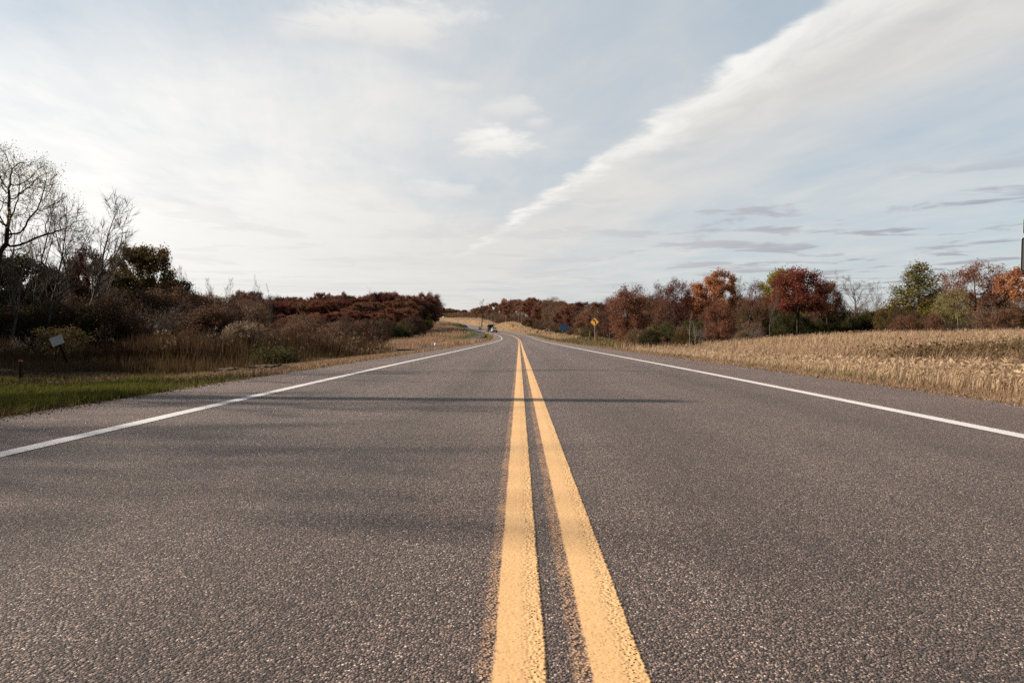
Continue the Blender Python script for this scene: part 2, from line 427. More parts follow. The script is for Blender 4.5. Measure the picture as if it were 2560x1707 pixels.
# terrain sheet
def axis(lo, hi, fine, grow, far):
    a = list(np.arange(lo, hi + 1e-6, fine)); st = fine
    b = [hi]
    while b[-1] < far: st *= grow; b.append(b[-1] + st)
    return np.array(a + b[1:])
xr = axis(0, 55, .55, 1.09, 5000); xs_ = np.concatenate([-xr[:0:-1], xr])
ya = np.concatenate([-axis(0, 12, .8, 1.3, 900)[:0:-1], np.arange(0, 60, .6), np.arange(60, 200, 1.6), axis(200, 700, 5, 1.13, 6000)])
GX, GY = np.meshgrid(xs_, ya)
GZ = ground(GX, GY).reshape(GX.shape)
ny, nx = GX.shape
idx = np.arange(ny * nx).reshape(ny, nx)
quads = np.stack([idx[:-1, :-1], idx[:-1, 1:], idx[1:, 1:], idx[1:, :-1]], -1).reshape(-1, 4)
gd = lateral(GX, GY)
green = np.zeros(GX.shape)
green += sstep(-gd, 5.0, 5.6) * (1 - sstep(-gd, 8.5, 12)) * (1 - sstep(GY, 14, 19))                 # green verge near, left
green += .9 * sstep(-gd, 6, 7) * (1 - sstep(-gd, 12, 17)) * sstep(GY, 120, 140) * (1 - sstep(GY, 300, 380))  # grass by the trail
leafl = sstep(-gd, 14, 22) * (1 - sstep(GY, 420, 520)) + sstep(gd, 24, 40) * sstep(GY, 55, 75)      # leaf litter under trees
leafl += .75 * sstep(-gd, 6.5, 9.5) * (1 - sstep(GY, 60, 80))
leafl += sstep(gd, 9, 13) * sstep(GY, 65, 80) * (1 - sstep(GY, 185, 215))
terrain_me = raw_mesh('ground', np.stack([GX, GY, GZ], -1).reshape(-1, 3), [quads],
                      {'green': np.clip(green, 0, 1).ravel(), 'litter': np.clip(leafl, 0, 1).ravel()}, smooth=True)
m, t, out = new_mat('ground_cover')
pos = t.node('ShaderNodeNewGeometry').outputs['Position']
n_a = t.noise(pos, 0.35, 6, 0.65); n_b = t.noise(pos, 9.0, 5, 0.7); n_c = t.noise(pos, 0.05, 4, 0.6)
straw = t.cramp(n_b, [(0.25, (.15, .10, .055)), (0.5, (.29, .20, .115)), (0.75, (.42, .31, .19))])
straw2 = t.cramp(n_b, [(0.25, (.11, .075, .045)), (0.5, (.21, .13, .08)), (0.75, (.32, .21, .13))])
base = t.mix(t.ramp(n_a, 0.35, 0.65), straw, straw2)
base = t.mix(t.ramp(n_c, 0.5, 0.72, 0, 0.5), base, rgb(.15, .14, .055))
grn = t.cramp(n_b, [(0.25, (.03, .042, .012)), (0.6, (.07, .09, .022)), (0.8, (.13, .12, .05))])
base = t.mix(t.math('MULTIPLY', t.node('ShaderNodeAttribute', attribute_name='green').outputs['Fac'], t.ramp(n_a, 0.25, 0.5, 0.55, 1.0)), base, grn)
lit = t.cramp(n_b, [(0.25, (.028, .02, .014)), (0.6, (.06, .042, .028)), (0.85, (.12, .075, .045))])
base = t.mix(t.node('ShaderNodeAttribute', attribute_name='litter').outputs['Fac'], base, lit)
bp = t.node('ShaderNodeBump'); bp.inputs['Strength'].default_value = 0.9; bp.inputs['Distance'].default_value = 0.12
t.l.new(n_b, bp.inputs['Height'])
t.l.new(principled(t, base, 0.95, 0.05, 0.0, bp.outputs[0]), out.inputs[0])
tag(obj('ground', terrain_me, m), kind='structure')

# ------------------------------------------------------------------ road surface and markings
S = np.concatenate([np.arange(-14, 40, .3), np.arange(40, 150, 1.0), np.arange(150, 720, 3.0)])
def ribbon(name, ds, lift, ragged=0.0, skirt=False, ys=S, center=cx, elev=ce, heading=head):
    ds = np.asarray(ds, float)
    Y = ys[:, None]; D = np.repeat(ds[None, :], len(ys), 0)
    if ragged:
        jl = np.convolve(rng.normal(0, 1, len(ys)), [.25, .5, .25], 'same') * ragged
        jr = np.convolve(rng.normal(0, 1, len(ys)), [.25, .5, .25], 'same') * ragged
        D[:, 0] += jl; D[:, 1] += jl * .0; D[:, -1] += jr
        if skirt: D[:, 1] += jl; D[:, -2] += jr
    th = heading(ys)[:, None]
    X = center(ys)[:, None] + D * np.cos(th); YY = Y - D * np.sin(th)
    Z = np.repeat(elev(ys)[:, None], len(ds), 1) + lift
    if skirt: Z[:, 0] -= .25; Z[:, -1] -= .25
    n, k = X.shape
    i = np.arange(n * k).reshape(n, k)
    q = np.stack([i[:-1, :-1], i[:-1, 1:], i[1:, 1:], i[1:, :-1]], -1).reshape(-1, 4)
    uv = np.stack([D, np.repeat(Y, k, 1)], -1).reshape(-1, 2)
    return raw_mesh(name, np.stack([X, YY, Z], -1).reshape(-1, 3), [q], uvs=uv, smooth=not skirt)

m, t, out = new_mat('asphalt')
uv = t.node('ShaderNodeUVMap').outputs[0]
vor = t.node('ShaderNodeTexVoronoi', voronoi_dimensions='2D', feature='F1'); vor.inputs['Scale'].default_value = 132
nz = t.node('ShaderNodeTexNoise', noise_dimensions='2D'); nz.inputs['Scale'].default_value = 160; nz.inputs['Detail'].default_value = 2
t.l.new(uv, nz.inputs['Vector'])
wv = t.node('ShaderNodeVectorMath', operation='MULTIPLY_ADD')
t.l.new(nz.outputs['Color'], wv.inputs[0]); wv.inputs[1].default_value = (.007, .007, 0); t.l.new(uv, wv.inputs[2])
t.l.new(wv.outputs[0], vor.inputs['Vector'])
sep = t.node('ShaderNodeSeparateColor'); t.l.new(vor.outputs['Color'], sep.inputs[0])
stone = t.cramp(sep.outputs[0], [(0.0, (.015, .0095, .0085)), (0.28, (.048, .030, .026)), (0.52, (.124, .076, .062)), (0.70, (.158, .112, .093)), (0.86, (.245, .158, .130)), (0.965, (.37, .27, .225)), (1.0, (.60, .50, .43))])
gapm = t.ramp(vor.outputs['Distance'], 0.42, 0.72)
colr = t.mix(t.math('MULTIPLY', gapm, 0.86), stone, rgb(.022, .020, .019))
su = t.node('ShaderNodeSeparateXYZ'); t.l.new(uv, su.inputs[0])
big = t.noise(uv, 0.55, 5, 0.6); streak = t.noise(t.comb(t.math('MULTIPLY', su.outputs[0], 3.0), t.math('MULTIPLY', su.outputs[1], 0.06)), 1.0, 4, 0.6)
mod = t.math('ADD', t.ramp(big, 0.3, 0.7, 0.98, 1.25), t.ramp(streak, 0.3, 0.7, -0.13, 0.13))
stain = t.noise(t.comb(t.math('MULTIPLY', su.outputs[0], 1.6), t.math('MULTIPLY', su.outputs[1], 0.35), 4.0), 1.0, 5, 0.65)
mod = t.math('SUBTRACT', mod, t.ramp(stain, 0.60, 0.75, 0.0, 0.17))
# wheel tracks worn darker, shoulders paler and pinker
def track(c0, wd):
    a = t.math('DIVIDE', t.math('SUBTRACT', su.outputs[0], c0), wd)
    return t.ramp(t.math('ABSOLUTE', a), 0.0, 1.0, 1.0, 0.0)
tr = t.math('ADD', t.math('ADD', track(-2.75, .6), track(-.85, .6)), t.math('ADD', track(1.05, .6), track(3.05, .65)))
mod = t.math('SUBTRACT', mod, t.math('MULTIPLY', tr, 0.25))
vm = t.node('ShaderNodeVectorMath', operation='SCALE'); t.l.new(colr, vm.inputs[0]); t.l.new(mod, vm.inputs['Scale'])
sh = t.math('MAXIMUM', t.ramp(su.outputs[0], 3.9, 4.2), t.ramp(su.outputs[0], -3.7, -3.4, 1.0, 0.0))
colf = t.mix(t.math('MULTIPLY', sh, 0.8), vm.outputs[0], rgb(1.16, 1.08, 1.05), 'MULTIPLY')
hgt = t.math('SUBTRACT', t.math('MULTIPLY', sep.outputs[1], 0.5), vor.outputs['Distance'])
bp = t.node('ShaderNodeBump'); bp.inputs['Strength'].default_value = 1.0; bp.inputs['Distance'].default_value = 0.0115
t.l.new(hgt, bp.inputs['Height'])
rg = t.ramp(sep.outputs[2], 0.93, 1.0, 0.62, 0.22)
pa = principled(t, colf, rg, 0.45, 0.0, bp.outputs[0])
pn_ = pa.node; pn_.inputs['Sheen Weight'].default_value = 0.10; pn_.inputs['Sheen Roughness'].default_value = 0.25
pn_.inputs['Sheen Tint'].default_value = (0.95, 0.76, 0.68, 1)      # warm sheen added to lighten the road at grazing view
t.l.new(pa, out.inputs[0])
M['asphalt'] = m
road_ds = [EDGE_L, EDGE_L + .02, -3.6, -1.8, 0, 2, 4, EDGE_R - .02, EDGE_R]
tag(obj('road', ribbon('road', road_ds, 0.0, 0.035, True), M['asphalt']), kind='structure')

def line_mat(name, colr, over, pit, lo, hi):
    """paint with worn, pitted cover. u runs across the stripe in metres: over = width of the oversprayed side, [lo, hi] = solid stripe"""
    m, t, out = new_mat(name)
    uv = t.node('ShaderNodeUVMap').outputs[0]
    su = t.node('ShaderNodeSeparateXYZ'); t.l.new(uv, su.inputs[0])
    vor = t.node('ShaderNodeTexVoronoi', voronoi_dimensions='2D', feature='F1'); vor.inputs['Scale'].default_value = 132
    t.l.new(uv, vor.inputs['Vector'])
    v2 = t.node('ShaderNodeTexVoronoi', voronoi_dimensions='2D', feature='SMOOTH_F1'); v2.inputs['Scale'].default_value = 85
    t.l.new(uv, v2.inputs['Vector'])
    sep = t.node('ShaderNodeSeparateColor'); t.l.new(vor.outputs['Color'], sep.inputs[0])
    wob = t.math('MULTIPLY', t.math('SUBTRACT', t.noise(uv, 60, 3, 0.6), 0.5), 0.022)
    wob = t.math('ADD', wob, t.math('MULTIPLY', t.math('SUBTRACT', t.noise(uv, 3, 2, 0.5), 0.5), 0.012))
    uu = t.math('ADD', su.outputs[0], wob)
    solid = t.ramp(uu, lo - .006, lo + .006)
    outer = t.math('MULTIPLY', t.ramp(uu, hi - .004, hi + .004, 1.0, 0.0), t.ramp(uu, lo - over - .012, lo - over + .012))
    ov = t.math('ADD', t.ramp(t.noise(uv, 5, 4, 0.65), 0.40, 0.66, 0.0, 0.26), t.math('MULTIPLY', t.math('MULTIPLY', t.ramp(vor.outputs['Distance'], 0.34, 0.54, 1.0, 0.0), t.ramp(sep.outputs[1], 0.3, 0.55)), 0.78), clamp=True)
    pz = t.ramp(uu, lo + (hi - lo) * .48, lo + (hi - lo) * .8)                       # the pitted side
    pits = t.math('MULTIPLY', t.ramp(sep.outputs[0], 1 - pit, 1 - pit + .04), t.ramp(vor.outputs['Distance'], .30, .42, 1.0, 0.0))
    pits = t.math('MULTIPLY', pits, t.math('ADD', 0.28, t.math('MULTIPLY', pz, 0.72)))
    cov = t.math('ADD', solid, t.math('MULTIPLY', t.math('SUBTRACT', 1.0, solid), ov))
    cov = t.math('MULTIPLY', cov, outer)
    cov = t.math('MULTIPLY', cov, t.math('SUBTRACT', 1.0, pits))
    n = t.noise(uv, 40, 4, 0.6); nb = t.noise(uv, 1.3, 4, 0.6)
    f = t.math('ADD', t.math('MULTIPLY', n, 0.5), t.math('MULTIPLY', nb, 0.5))
    lo_c = tuple(x * k for x, k in zip(colr, (.84, .80, .80))); hi_c = tuple(min(.95, x * k) for x, k in zip(colr, (1.04, 1.08, 1.22)))
    cc = t.cramp(f, [(0.3, lo_c), (0.7, hi_c)])
    faded = tuple(x * k for x, k in zip(colr, (.82, .80, 1.1)))
    cc = t.mix(t.math('SUBTRACT', 1.0, solid), cc, (*faded, 1))
    h = t.math('ADD', t.math('MULTIPLY', v2.outputs['Distance'], t.math('ADD', -0.3, t.math('MULTIPLY', pz, -0.9))), t.math('MULTIPLY', n, 0.25))
    h = t.math('ADD', h, t.math('MULTIPLY', cov, 0.35))
    bp = t.node('ShaderNodeBump'); bp.inputs['Strength'].default_value = 0.8; bp.inputs['Distance'].default_value = 0.004
    t.l.new(h, bp.inputs['Height'])
    p = principled(t, cc, 0.65, 0.3, 0.0, bp.outputs[0])
    tr = t.node('ShaderNodeBsdfTransparent')
    mx = t.node('ShaderNodeMixShader'); t.l.new(cov, mx.inputs[0]); t.l.new(tr.outputs[0], mx.inputs[1]); t.l.new(p, mx.inputs[2])
    t.l.new(mx.outputs[0], out.inputs[0])
    return m

YEL = (.69, .425, .185)
for lo, hi, over in ((-.062, .064, .036), (.172, .302, .042)):
    me = ribbon('centre_line', [lo - over - .02, lo, hi - .02, hi + .012], 0.004)
    tag(obj('centre_line', me, line_mat('yellow_paint', YEL, over, .16, lo, hi)), kind='structure')
for lo, hi in ((-3.54, -3.385), (3.90, 4.06)):
    me = ribbon('edge_line', [lo - .02, lo, hi, hi + .02], 0.004)
    tag(obj('edge_line', me, line_mat('white_paint', (.66, .635, .59), .006, .14, lo, hi)), kind='structure')

# trail beside the road
tr_pts = np.array([(-9.6, 60), (-9.4, 75), (-9.8, 100), (-9.8, 125), (-9.6, 160), (-10.5, 190), (-15.8, 240), (-23.0, 300), (-34.6, 390), (-45, 445)], float)
ty = np.arange(60, 445, 1.5)
txr = np.interp(ty, tr_pts[:, 1], tr_pts[:, 0]); k = np.ones(13) / 13
txs = np.convolve(np.pad(txr, 6, mode='edge'), k, 'valid')
def tcx(y): return np.interp(y, ty, txs)
def thead(y): return np.arctan((tcx(np.asarray(y) + 2) - tcx(np.asarray(y) - 2)) / 4)
def tce(y): return ground(tcx(y), y) + 0.10
tag(obj('trail', ribbon('trail', [-1.3, -1.28, 0, 1.28, 1.3], 0.0, 0.04, True, ty, tcx, tce, thead), plain('trail_asphalt', (.06, .056, .056), 0.85, 0.2, scale=30)), kind='structure')
# lane behind the far crest
ly = np.arange(0, 60, 3.0)
lane_v = []
for a in ly:
    x0 = -112 + a
    for dd in (-2.6, 2.6): lane_v.append((x0, 603 + dd, gz(x0, 603) + 0.06))
lq = np.array([(2 * i, 2 * i + 2, 2 * i + 3, 2 * i + 1) for i in range(len(ly) - 1)])
tag(obj('side_road', raw_mesh('side_road', lane_v, [lq]), plain('side_road_asphalt', (.10, .09, .085), 0.85, 0.2)), kind='structure')

# ------------------------------------------------------------------ trees
def colonise(att, trunk, D, dk, di, seed, maxn=4000, trop=0.0, jitter=0.08):
    """grow a branching skeleton towards attractor points; returns node positions and parents"""
    rg_ = np.random.default_rng(seed)
    P = [np.array(p, float) for p in trunk]; par = [-1] + list(range(len(trunk) - 1))
    P = list(P)
    att = np.array(att, float)
    arr = np.array(P)
    dist = np.linalg.norm(att[:, None] - arr[None], axis=2)
    near = dist.argmin(1); nd = dist.min(1)
    for it in range(400):
        act = nd < di
        if not act.any():
            if len(att) == 0: break
            act = nd <= nd.min() + D
        ids = near[act]
        dirs = att[act] - np.array(P)[ids]
        dirs /= np.linalg.norm(dirs, axis=1)[:, None] + 1e-9
        uniq, inv = np.unique(ids, return_inverse=True)
        sm = np.zeros((len(uniq), 3)); np.add.at(sm, inv, dirs)
        sm /= np.linalg.norm(sm, axis=1)[:, None] + 1e-9
        sm += rg_.normal(0, jitter, sm.shape); sm[:, 2] += trop
        sm /= np.linalg.norm(sm, axis=1)[:, None] + 1e-9
        base = np.array(P)[uniq]
        new = base + sm * D
        dd = np.linalg.norm(att[:, None] - new[None], axis=2)
        off = len(P)
        j = dd.argmin(1); dm = dd.min(1)
        better = dm < nd
        near = np.where(better, off + j, near); nd = np.where(better, dm, nd)
        P.extend(list(new)); par.extend([int(a) for a in uniq])
        keep = nd > dk
        if not better.any(): break
        att = att[keep]; near = near[keep]; nd = nd[keep]
        if len(att) == 0 or len(P) > maxn: break
    return np.array(P), np.array(par)

def skeleton_mesh(P, par, r_tip, r_base, k=5, expo=2.3):
    n = len(P)
    kids = [[] for _ in range(n)]
    for i in range(1, n): kids[par[i]].append(i)
    acc = np.zeros(n)
    for i in range(n - 1, -1, -1):
        acc[i] = 1.0 if not kids[i] else sum(acc[c] for c in kids[i])
    rad = r_tip * acc ** (1 / expo)
    rad = np.minimum(rad, 1e9); sc_ = r_base / rad[0]
    rad = r_tip + (rad - r_tip) * (r_base - r_tip) / max(rad[0] - r_tip, 1e-6)
    # flare at the foot
    dirs = np.zeros_like(P)
    dirs[1:] = P[1:] - P[par[1:]]
    dirs[0] = dirs[1] if n > 1 else (0, 0, 1)
    dirs /= np.linalg.norm(dirs, axis=1)[:, None] + 1e-9
    ref = np.array([0.31, 0.87, 0.12])
    U = np.cross(dirs, ref); U /= np.linalg.norm(U, axis=1)[:, None] + 1e-9
    V = np.cross(dirs, U)
    ang = np.arange(k) * 2 * math.pi / k
    ring = lambda c, uu, vv, r: c + r * (np.cos(ang)[:, None] * uu + np.sin(ang)[:, None] * vv)
    verts = []; quads = []; rid = np.full(n, -1)
    def add(r):
        verts.append(r); return (len(verts) - 1) * k
    rid[0] = add(ring(P[0], U[0], V[0], rad[0] * 1.35))
    main = [max(c, key=lambda q: acc[q]) if c else -1 for c in kids]
    kk = np.arange(k)
    for i in range(1, n):
        p = par[i]
        b = rid[p] if main[p] == i else add(ring(P[p], U[i], V[i], rad[i] * 1.08))
        e = add(ring(P[i], U[i], V[i], rad[i])); rid[i] = e
        quads.append(np.stack([b + kk, b + (kk + 1) % k, e + (kk + 1) % k, e + kk], -1))
    return np.concatenate(verts), np.concatenate(quads), rad, acc

def leaf_quads(centres, spread, n_each, size, seed, flat=0.0, aspect=0.7):
    rg_ = np.random.default_rng(seed)
    c = np.repeat(centres, n_each, 0)
    sp = np.repeat(spread, n_each) if np.ndim(spread) else spread
    off = rg_.normal(0, 1, c.shape) * (sp[:, None] if np.ndim(sp) else sp)
    c = c + off
    N = len(c)
    a = rg_.normal(0, 1, (N, 3)); a[:, 2] *= 1 - flat
    a /= np.linalg.norm(a, axis=1)[:, None]
    b = rg_.normal(0, 1, (N, 3)); b -= a * (a * b).sum(1)[:, None]; b /= np.linalg.norm(b, axis=1)[:, None]
    sz = size * rg_.uniform(.6, 1.35, N)[:, None]
    v = np.stack([c - a * sz, c + b * sz * aspect * .5 - a * sz * .1, c + a * sz, c - b * sz * aspect * .5 - a * sz * .1], 1).reshape(-1, 3)
    q = np.arange(N * 4).reshape(N, 4)
    rnd = np.repeat(rg_.uniform(0, 1, N), 4)
    return v, q, rnd

def twig_spikes(P, dirs, length, r, n_each, seed, droop=0.0, spread=0.75):
    rg_ = np.random.default_rng(seed)
    c = np.repeat(P, n_each, 0); d = np.repeat(dirs, n_each, 0)
    N = len(c)
    d = d + rg_.normal(0, spread * .6, d.shape); d[:, 2] += .15 - droop
    d /= np.linalg.norm(d, axis=1)[:, None]
    L = length * rg_.uniform(.5, 1.3, N)[:, None]
    ref = np.array([.3, .8, .5]); a = np.cross(d, ref); a /= np.linalg.norm(a, axis=1)[:, None] + 1e-9
    b = np.cross(d, a)
    tri = [c + r * (math.cos(q) * a + math.sin(q) * b) for q in (0, 2.1, 4.2)]
    bend = rg_.normal(0, .12, c.shape) * L
    mid = c + d * L * .5 + bend * .5
    trm = [mid + r * .6 * (math.cos(q) * a + math.sin(q) * b) for q in (0, 2.1, 4.2)]
    tip = c + d * L + bend * 1.2
    v = np.stack(tri + trm + [tip], 1).reshape(-1, 3)
    i = np.arange(N)[:, None] * 7
    quads = np.concatenate([i + np.array([[0, 1, 4, 3]]), i + np.array([[1, 2, 5, 4]]), i + np.array([[2, 0, 3, 5]])])
    tris = np.concatenate([i + np.array([[3, 4, 6]]), i + np.array([[4, 5, 6]]), i + np.array([[5, 3, 6]])])
    return v, quads, tris

def lobes_points(lobes, n, seed, shell=0.35):
    rg_ = np.random.default_rng(seed)
    vol = np.array([l[3] * l[4] * l[5] for l in lobes]); vol = vol ** .8
    pick = rg_.choice(len(lobes), n, p=vol / vol.sum())
    L = np.array(lobes)[pick]
    d = rg_.normal(0, 1, (n, 3)); d /= np.linalg.norm(d, axis=1)[:, None]
    r = rg_.uniform(shell, 1, n) ** .5
    return L[:, :3] + d * r[:, None] * L[:, 3:6]

PROTO = {}
def proto(name, H, Wd, lobes, trunk, n_att, D, dk, di, leaves=0, leaf=0.13, leaf_sp=0.3, twigs=0, twig_len=0.7, r_tip=0.012, r_base=0.14,
          seed=1, trop=0.0, jitter=0.1, leaf_depth=3, twig_r=0.008, droop=0.0, flat=0.0):
    att = lobes_points(lobes, n_att, seed)
    P, par = colonise(att, trunk, D, dk, di, seed, trop=trop, jitter=jitter)
    v, q, rad, acc = skeleton_mesh(P, par, r_tip, r_base)
    dirs = np.zeros_like(P); dirs[1:] = P[1:] - P[par[1:]]; dirs /= np.linalg.norm(dirs, axis=1)[:, None] + 1e-9
    tips = np.where(acc <= leaf_depth)[0]; tips = tips[tips >= len(trunk)]
    if twigs:
        tv, tq, tt_ = twig_spikes(P[tips], dirs[tips], twig_len, twig_r, twigs, seed + 5, droop)
        nb = len(v)
        trunk_me = raw_mesh(name + '_wood', np.concatenate([v, tv]), [np.concatenate([q, tq + nb]), tt_ + nb], smooth=True)
    else:
        trunk_me = raw_mesh(name + '_wood', v, [q], smooth=True)
    crown_me = None
    if leaves:
        ne = max(1, int(round(leaves / max(1, len(tips)))))
        lv, lq, lr = leaf_quads(P[tips], leaf_sp, ne, leaf, seed + 9, flat)
        ok = np.repeat(lv.reshape(-1, 4, 3)[:, :, 2].min(1) > 0.15, 4)
        crown_me = raw_mesh(name + '_leaves', lv, [lq], {'rnd': lr})
    ref = lv if leaves else v
    PROTO[name] = (trunk_me, crown_me, float(np.percentile(ref[:, 2], 99.3)), 2 * float(np.percentile(np.hypot(ref[:, 0], ref[:, 1]), 96)))

def dome(n, rx, zc0, zr, lr, seed, squash=.75, low=-0.3):
    rg_ = np.random.default_rng(seed); L = []
    for i in range(n):
        th = i * 2.39996 + rg_.uniform(-.3, .3)
        ph = low + (1 - low) * ((i + .5) / n)
        ph = min(.98, ph)
        rr = math.sqrt(max(0, 1 - ph * ph)) if ph > 0 else 1.0
        k = rg_.uniform(.75, 1.08); l = lr * rg_.uniform(.7, 1.25)
        L.append((rx * rr * k * math.cos(th), rx * rr * k * math.sin(th), zc0 + zr * ph * k, l, l, l * squash))
    return L

def line(*pts, n=6):
    pts = np.array(pts, float); out = []
    for a, b in zip(pts[:-1], pts[1:]):
        for k in range(n): out.append(a + (b - a) * k / n)
    out.append(pts[-1]); return out

# leafy kinds (metres at nominal size)
proto('oak_a', 10, 9, dome(19, 3.3, 6.0, 3.2, 1.1, 1, low=-.5), line((0, 0, 0), (.1, 0, 1.6), (.05, .1, 3.2)), 620, .38, .75, 4, 17000, .15, .25, 0, seed=11)
proto('oak_b', 10, 8.5, dome(20, 3.1, 6.0, 3.2, 1.02, 4, low=-.6), line((0, 0, 0), (-.1, .1, 1.8), (.15, 0, 3.6)), 560, .38, .75, 4, 15000, .15, .24, 0, seed=23)
proto('oak_c', 10, 8, dome(21, 2.8, 5.4, 3.6, 1.05, 8, low=-.75), line((0, 0, 0), (0, 0, 1.2), (.1, .05, 2.6)), 640, .38, .75, 4, 18000, .145, .25, 0, seed=31)
proto('low_oak', 10, 7.5, dome(20, 2.7, 5.0, 4.2, 1.2, 12, low=-.95), line((0, 0, 0), (0, 0, 1.0), (.1, .05, 2.2), (.0, .1, 5)), 760, .36, .7, 4, 19000, .13, .34, 0, seed=37)
proto('umbrella_oak', 10, 10, dome(24, 3.9, 6.4, 2.9, 1.15, 15, low=-.55, squash=.7), line((0, 0, 0), (.1, .1, 2.0), (0, 0, 3.6)), 720, .4, .7, 5, 10500, .125, .36, 1, .5, seed=41)
proto('sparse_tree', 10, 6.5, dome(14, 2.3, 6.0, 3.6, 1.0, 19, low=-.8), line((0, 0, 0), (.1, 0, 2.0), (0, .1, 4.2)), 480, .36, .6, 4, 3800, .115, .36, 2, .6, seed=43)
proto('thin_tree', 10, 3.4, dome(10, 1.0, 6.4, 3.2, .75, 21, low=-.8), line((0, 0, 0), (.08, 0, 2.2), (0, .1, 5.0)), 240, .34, .55, 4, 2600, .11, .3, 2, .5, r_base=.09, seed=47)
proto('maple', 10, 6.6, dome(22, 2.2, 6.2, 3.2, .95, 25, low=-.9), line((0, 0, 0), (0, 0, 2.0), (.05, 0, 3.4)), 660, .35, .65, 4, 17000, .12, .32, 0, seed=53)
cone_l = [(math.cos(i * 2.4) * (2.9 * (1 - i / 17) + .15), math.sin(i * 2.4) * (2.9 * (1 - i / 17) + .15), 2.6 + i * .43, 1.25 - .03 * i, 1.25 - .03 * i, .85) for i in range(17)]
proto('broad_cone', 10, 8, cone_l, line((0, 0, 0), (0, 0, 2.0), (.05, 0, 5.2)), 680, .36, .65, 4, 12500, .14, .36, 0, seed=59, flat=.3)
# bare kinds
def vase(h0, h1, r0, r1, n, l): return [(math.cos(i * 2.4) * (r0 + (r1 - r0) * ((i + .5) / n)) * .9, math.sin(i * 2.4) * (r0 + (r1 - r0) * ((i + .5) / n)) * .9, h0 + (h1 - h0) * ((i * 5 % n) + .5) / n, l, l, l * 1.1) for i in range(n)]
def rec_tree(name, H, Wd, seed, r0, n_side, ang, fork=None, t_lo=.3, lvl=3, up=.35, wob=.05, twig=3, twig_len=.6, len_k=.45, stems=1, twig_r=.008, foot=.0):
    """leafless tree grown stem by stem: tapering leaders, rising side limbs, fine twigs"""
    g_ = np.random.default_rng(seed)
    P = []; par = []; rad = []; tips = []; tdir = []
    def stem(p, d, L, r, lev, parent):
        n = max(3, int(L / (.34 if lev < 2 else .26)))
        st = L / n; d = d / np.linalg.norm(d); last = parent; rl = r
        nxt = 0.0
        for i in range(1, n + 1):
            t_ = i / n
            d = d + g_.normal(0, wob * (1 + lev * .7), 3); d[2] += (up if lev else .02) * st * .5
            d /= np.linalg.norm(d); p = p + d * st
            rr = max(r * (1 - t_) ** .85, .006)
            P.append(p); par.append(last); rad.append(rr); last = len(P) - 1
            if lev < lvl and t_ > (t_lo if lev == 0 else .22) and i < n:
                want = n_side[min(lev, len(n_side) - 1)] / n
                k = int(want) + (g_.random() < want - int(want))
                for _ in range(k):
                    az = g_.uniform(0, 6.283); a_ = R(g_.uniform(*ang)) * (1.0 if lev == 0 else .9)
                    ref = np.array([math.cos(az), math.sin(az), 0.0]); sd_ = ref - d * (ref @ d); sd_ /= np.linalg.norm(sd_) + 1e-9
                    nd_ = d * math.cos(a_) + sd_ * math.sin(a_)
                    Lc = L * len_k * (1.05 - t_ * .75) * g_.uniform(.7, 1.25)
                    if Lc > .25: stem(p, nd_, Lc, max(rr * .55, .007), lev + 1, last)
            if lev == 0 and fork and abs(t_ - fork) < .5 / n:
                az = g_.uniform(0, 6.283)
                stem(p, d * .93 + np.array([math.cos(az), math.sin(az), 0]) * .42, L * (1 - fork) * .95, rr * .8, 0.5 if False else 1, last)
            if lev >= 2 or (t_ > .8):
                tips.append(p); tdir.append(d.copy())
    P.append(np.array([foot, 0, 0.])); par.append(-1); rad.append(r0)
    for k in range(stems):
        az = k * 2.4 + g_.uniform(0, 1)
        d0 = np.array([0, 0, 1.0]) if stems == 1 else np.array([math.cos(az) * .38, math.sin(az) * .38, 1.0])
        stem(np.array([foot, 0, 0.]), d0, H * .93 * (1 if k == 0 else g_.uniform(.7, .95)), r0 * (1 if stems == 1 else .7), 0, 0)
    P = np.array(P); par = np.array(par); rad = np.array(rad)
    v, q = skeleton_rad(P, par, rad)
    tv, tq, tt_ = twig_spikes(np.array(tips), np.array(tdir), twig_len, twig_r, twig, seed + 5)
    nb = len(v)
    sc_ = H / v[:, 2].max()
    allv = np.concatenate([v, tv]); allv[:, 2] *= min(1.15, max(.85, sc_))
    PROTO[name] = (raw_mesh(name + '_wood', allv, [np.concatenate([q, tq + nb]), tt_ + nb], smooth=True), None, float(np.percentile(allv[:, 2], 99.5)), 2 * float(np.percentile(np.hypot(allv[:, 0], allv[:, 1]), 95)))

def skeleton_rad(P, par, rad, k=5):
    n = len(P)
    kids = [[] for _ in range(n)]
    for i in range(1, n): kids[par[i]].append(i)
    dirs = np.zeros_like(P); dirs[1:] = P[1:] - P[par[1:]]; dirs[0] = (0, 0, 1)
    dirs /= np.linalg.norm(dirs, axis=1)[:, None] + 1e-9
    U = np.cross(dirs, np.array([0.31, 0.87, 0.12])); U /= np.linalg.norm(U, axis=1)[:, None] + 1e-9
    V = np.cross(dirs, U); ang = np.arange(k) * 2 * math.pi / k; kk = np.arange(k)
    ring = lambda c_, a_, b_, r_: c_ + r_ * (np.cos(ang)[:, None] * a_ + np.sin(ang)[:, None] * b_)
    verts = []; quads = []; rid = np.full(n, -1)
    def add(r_): verts.append(r_); return (len(verts) - 1) * k
    rid[0] = add(ring(P[0], U[0], V[0], rad[0] * 1.4))
    main = [max(c_, key=lambda q_: rad[q_]) if c_ else -1 for c_ in kids]
    for i in range(1, n):
        p = par[i]
        b = rid[p] if main[p] == i else add(ring(P[p], U[i], V[i], rad[i] * 1.1))
        e = add(ring(P[i], U[i], V[i], rad[i])); rid[i] = e
        quads.append(np.stack([b + kk, b + (kk + 1) % k, e + (kk + 1) % k, e + kk], -1))
    return np.concatenate(verts), np.concatenate(quads)

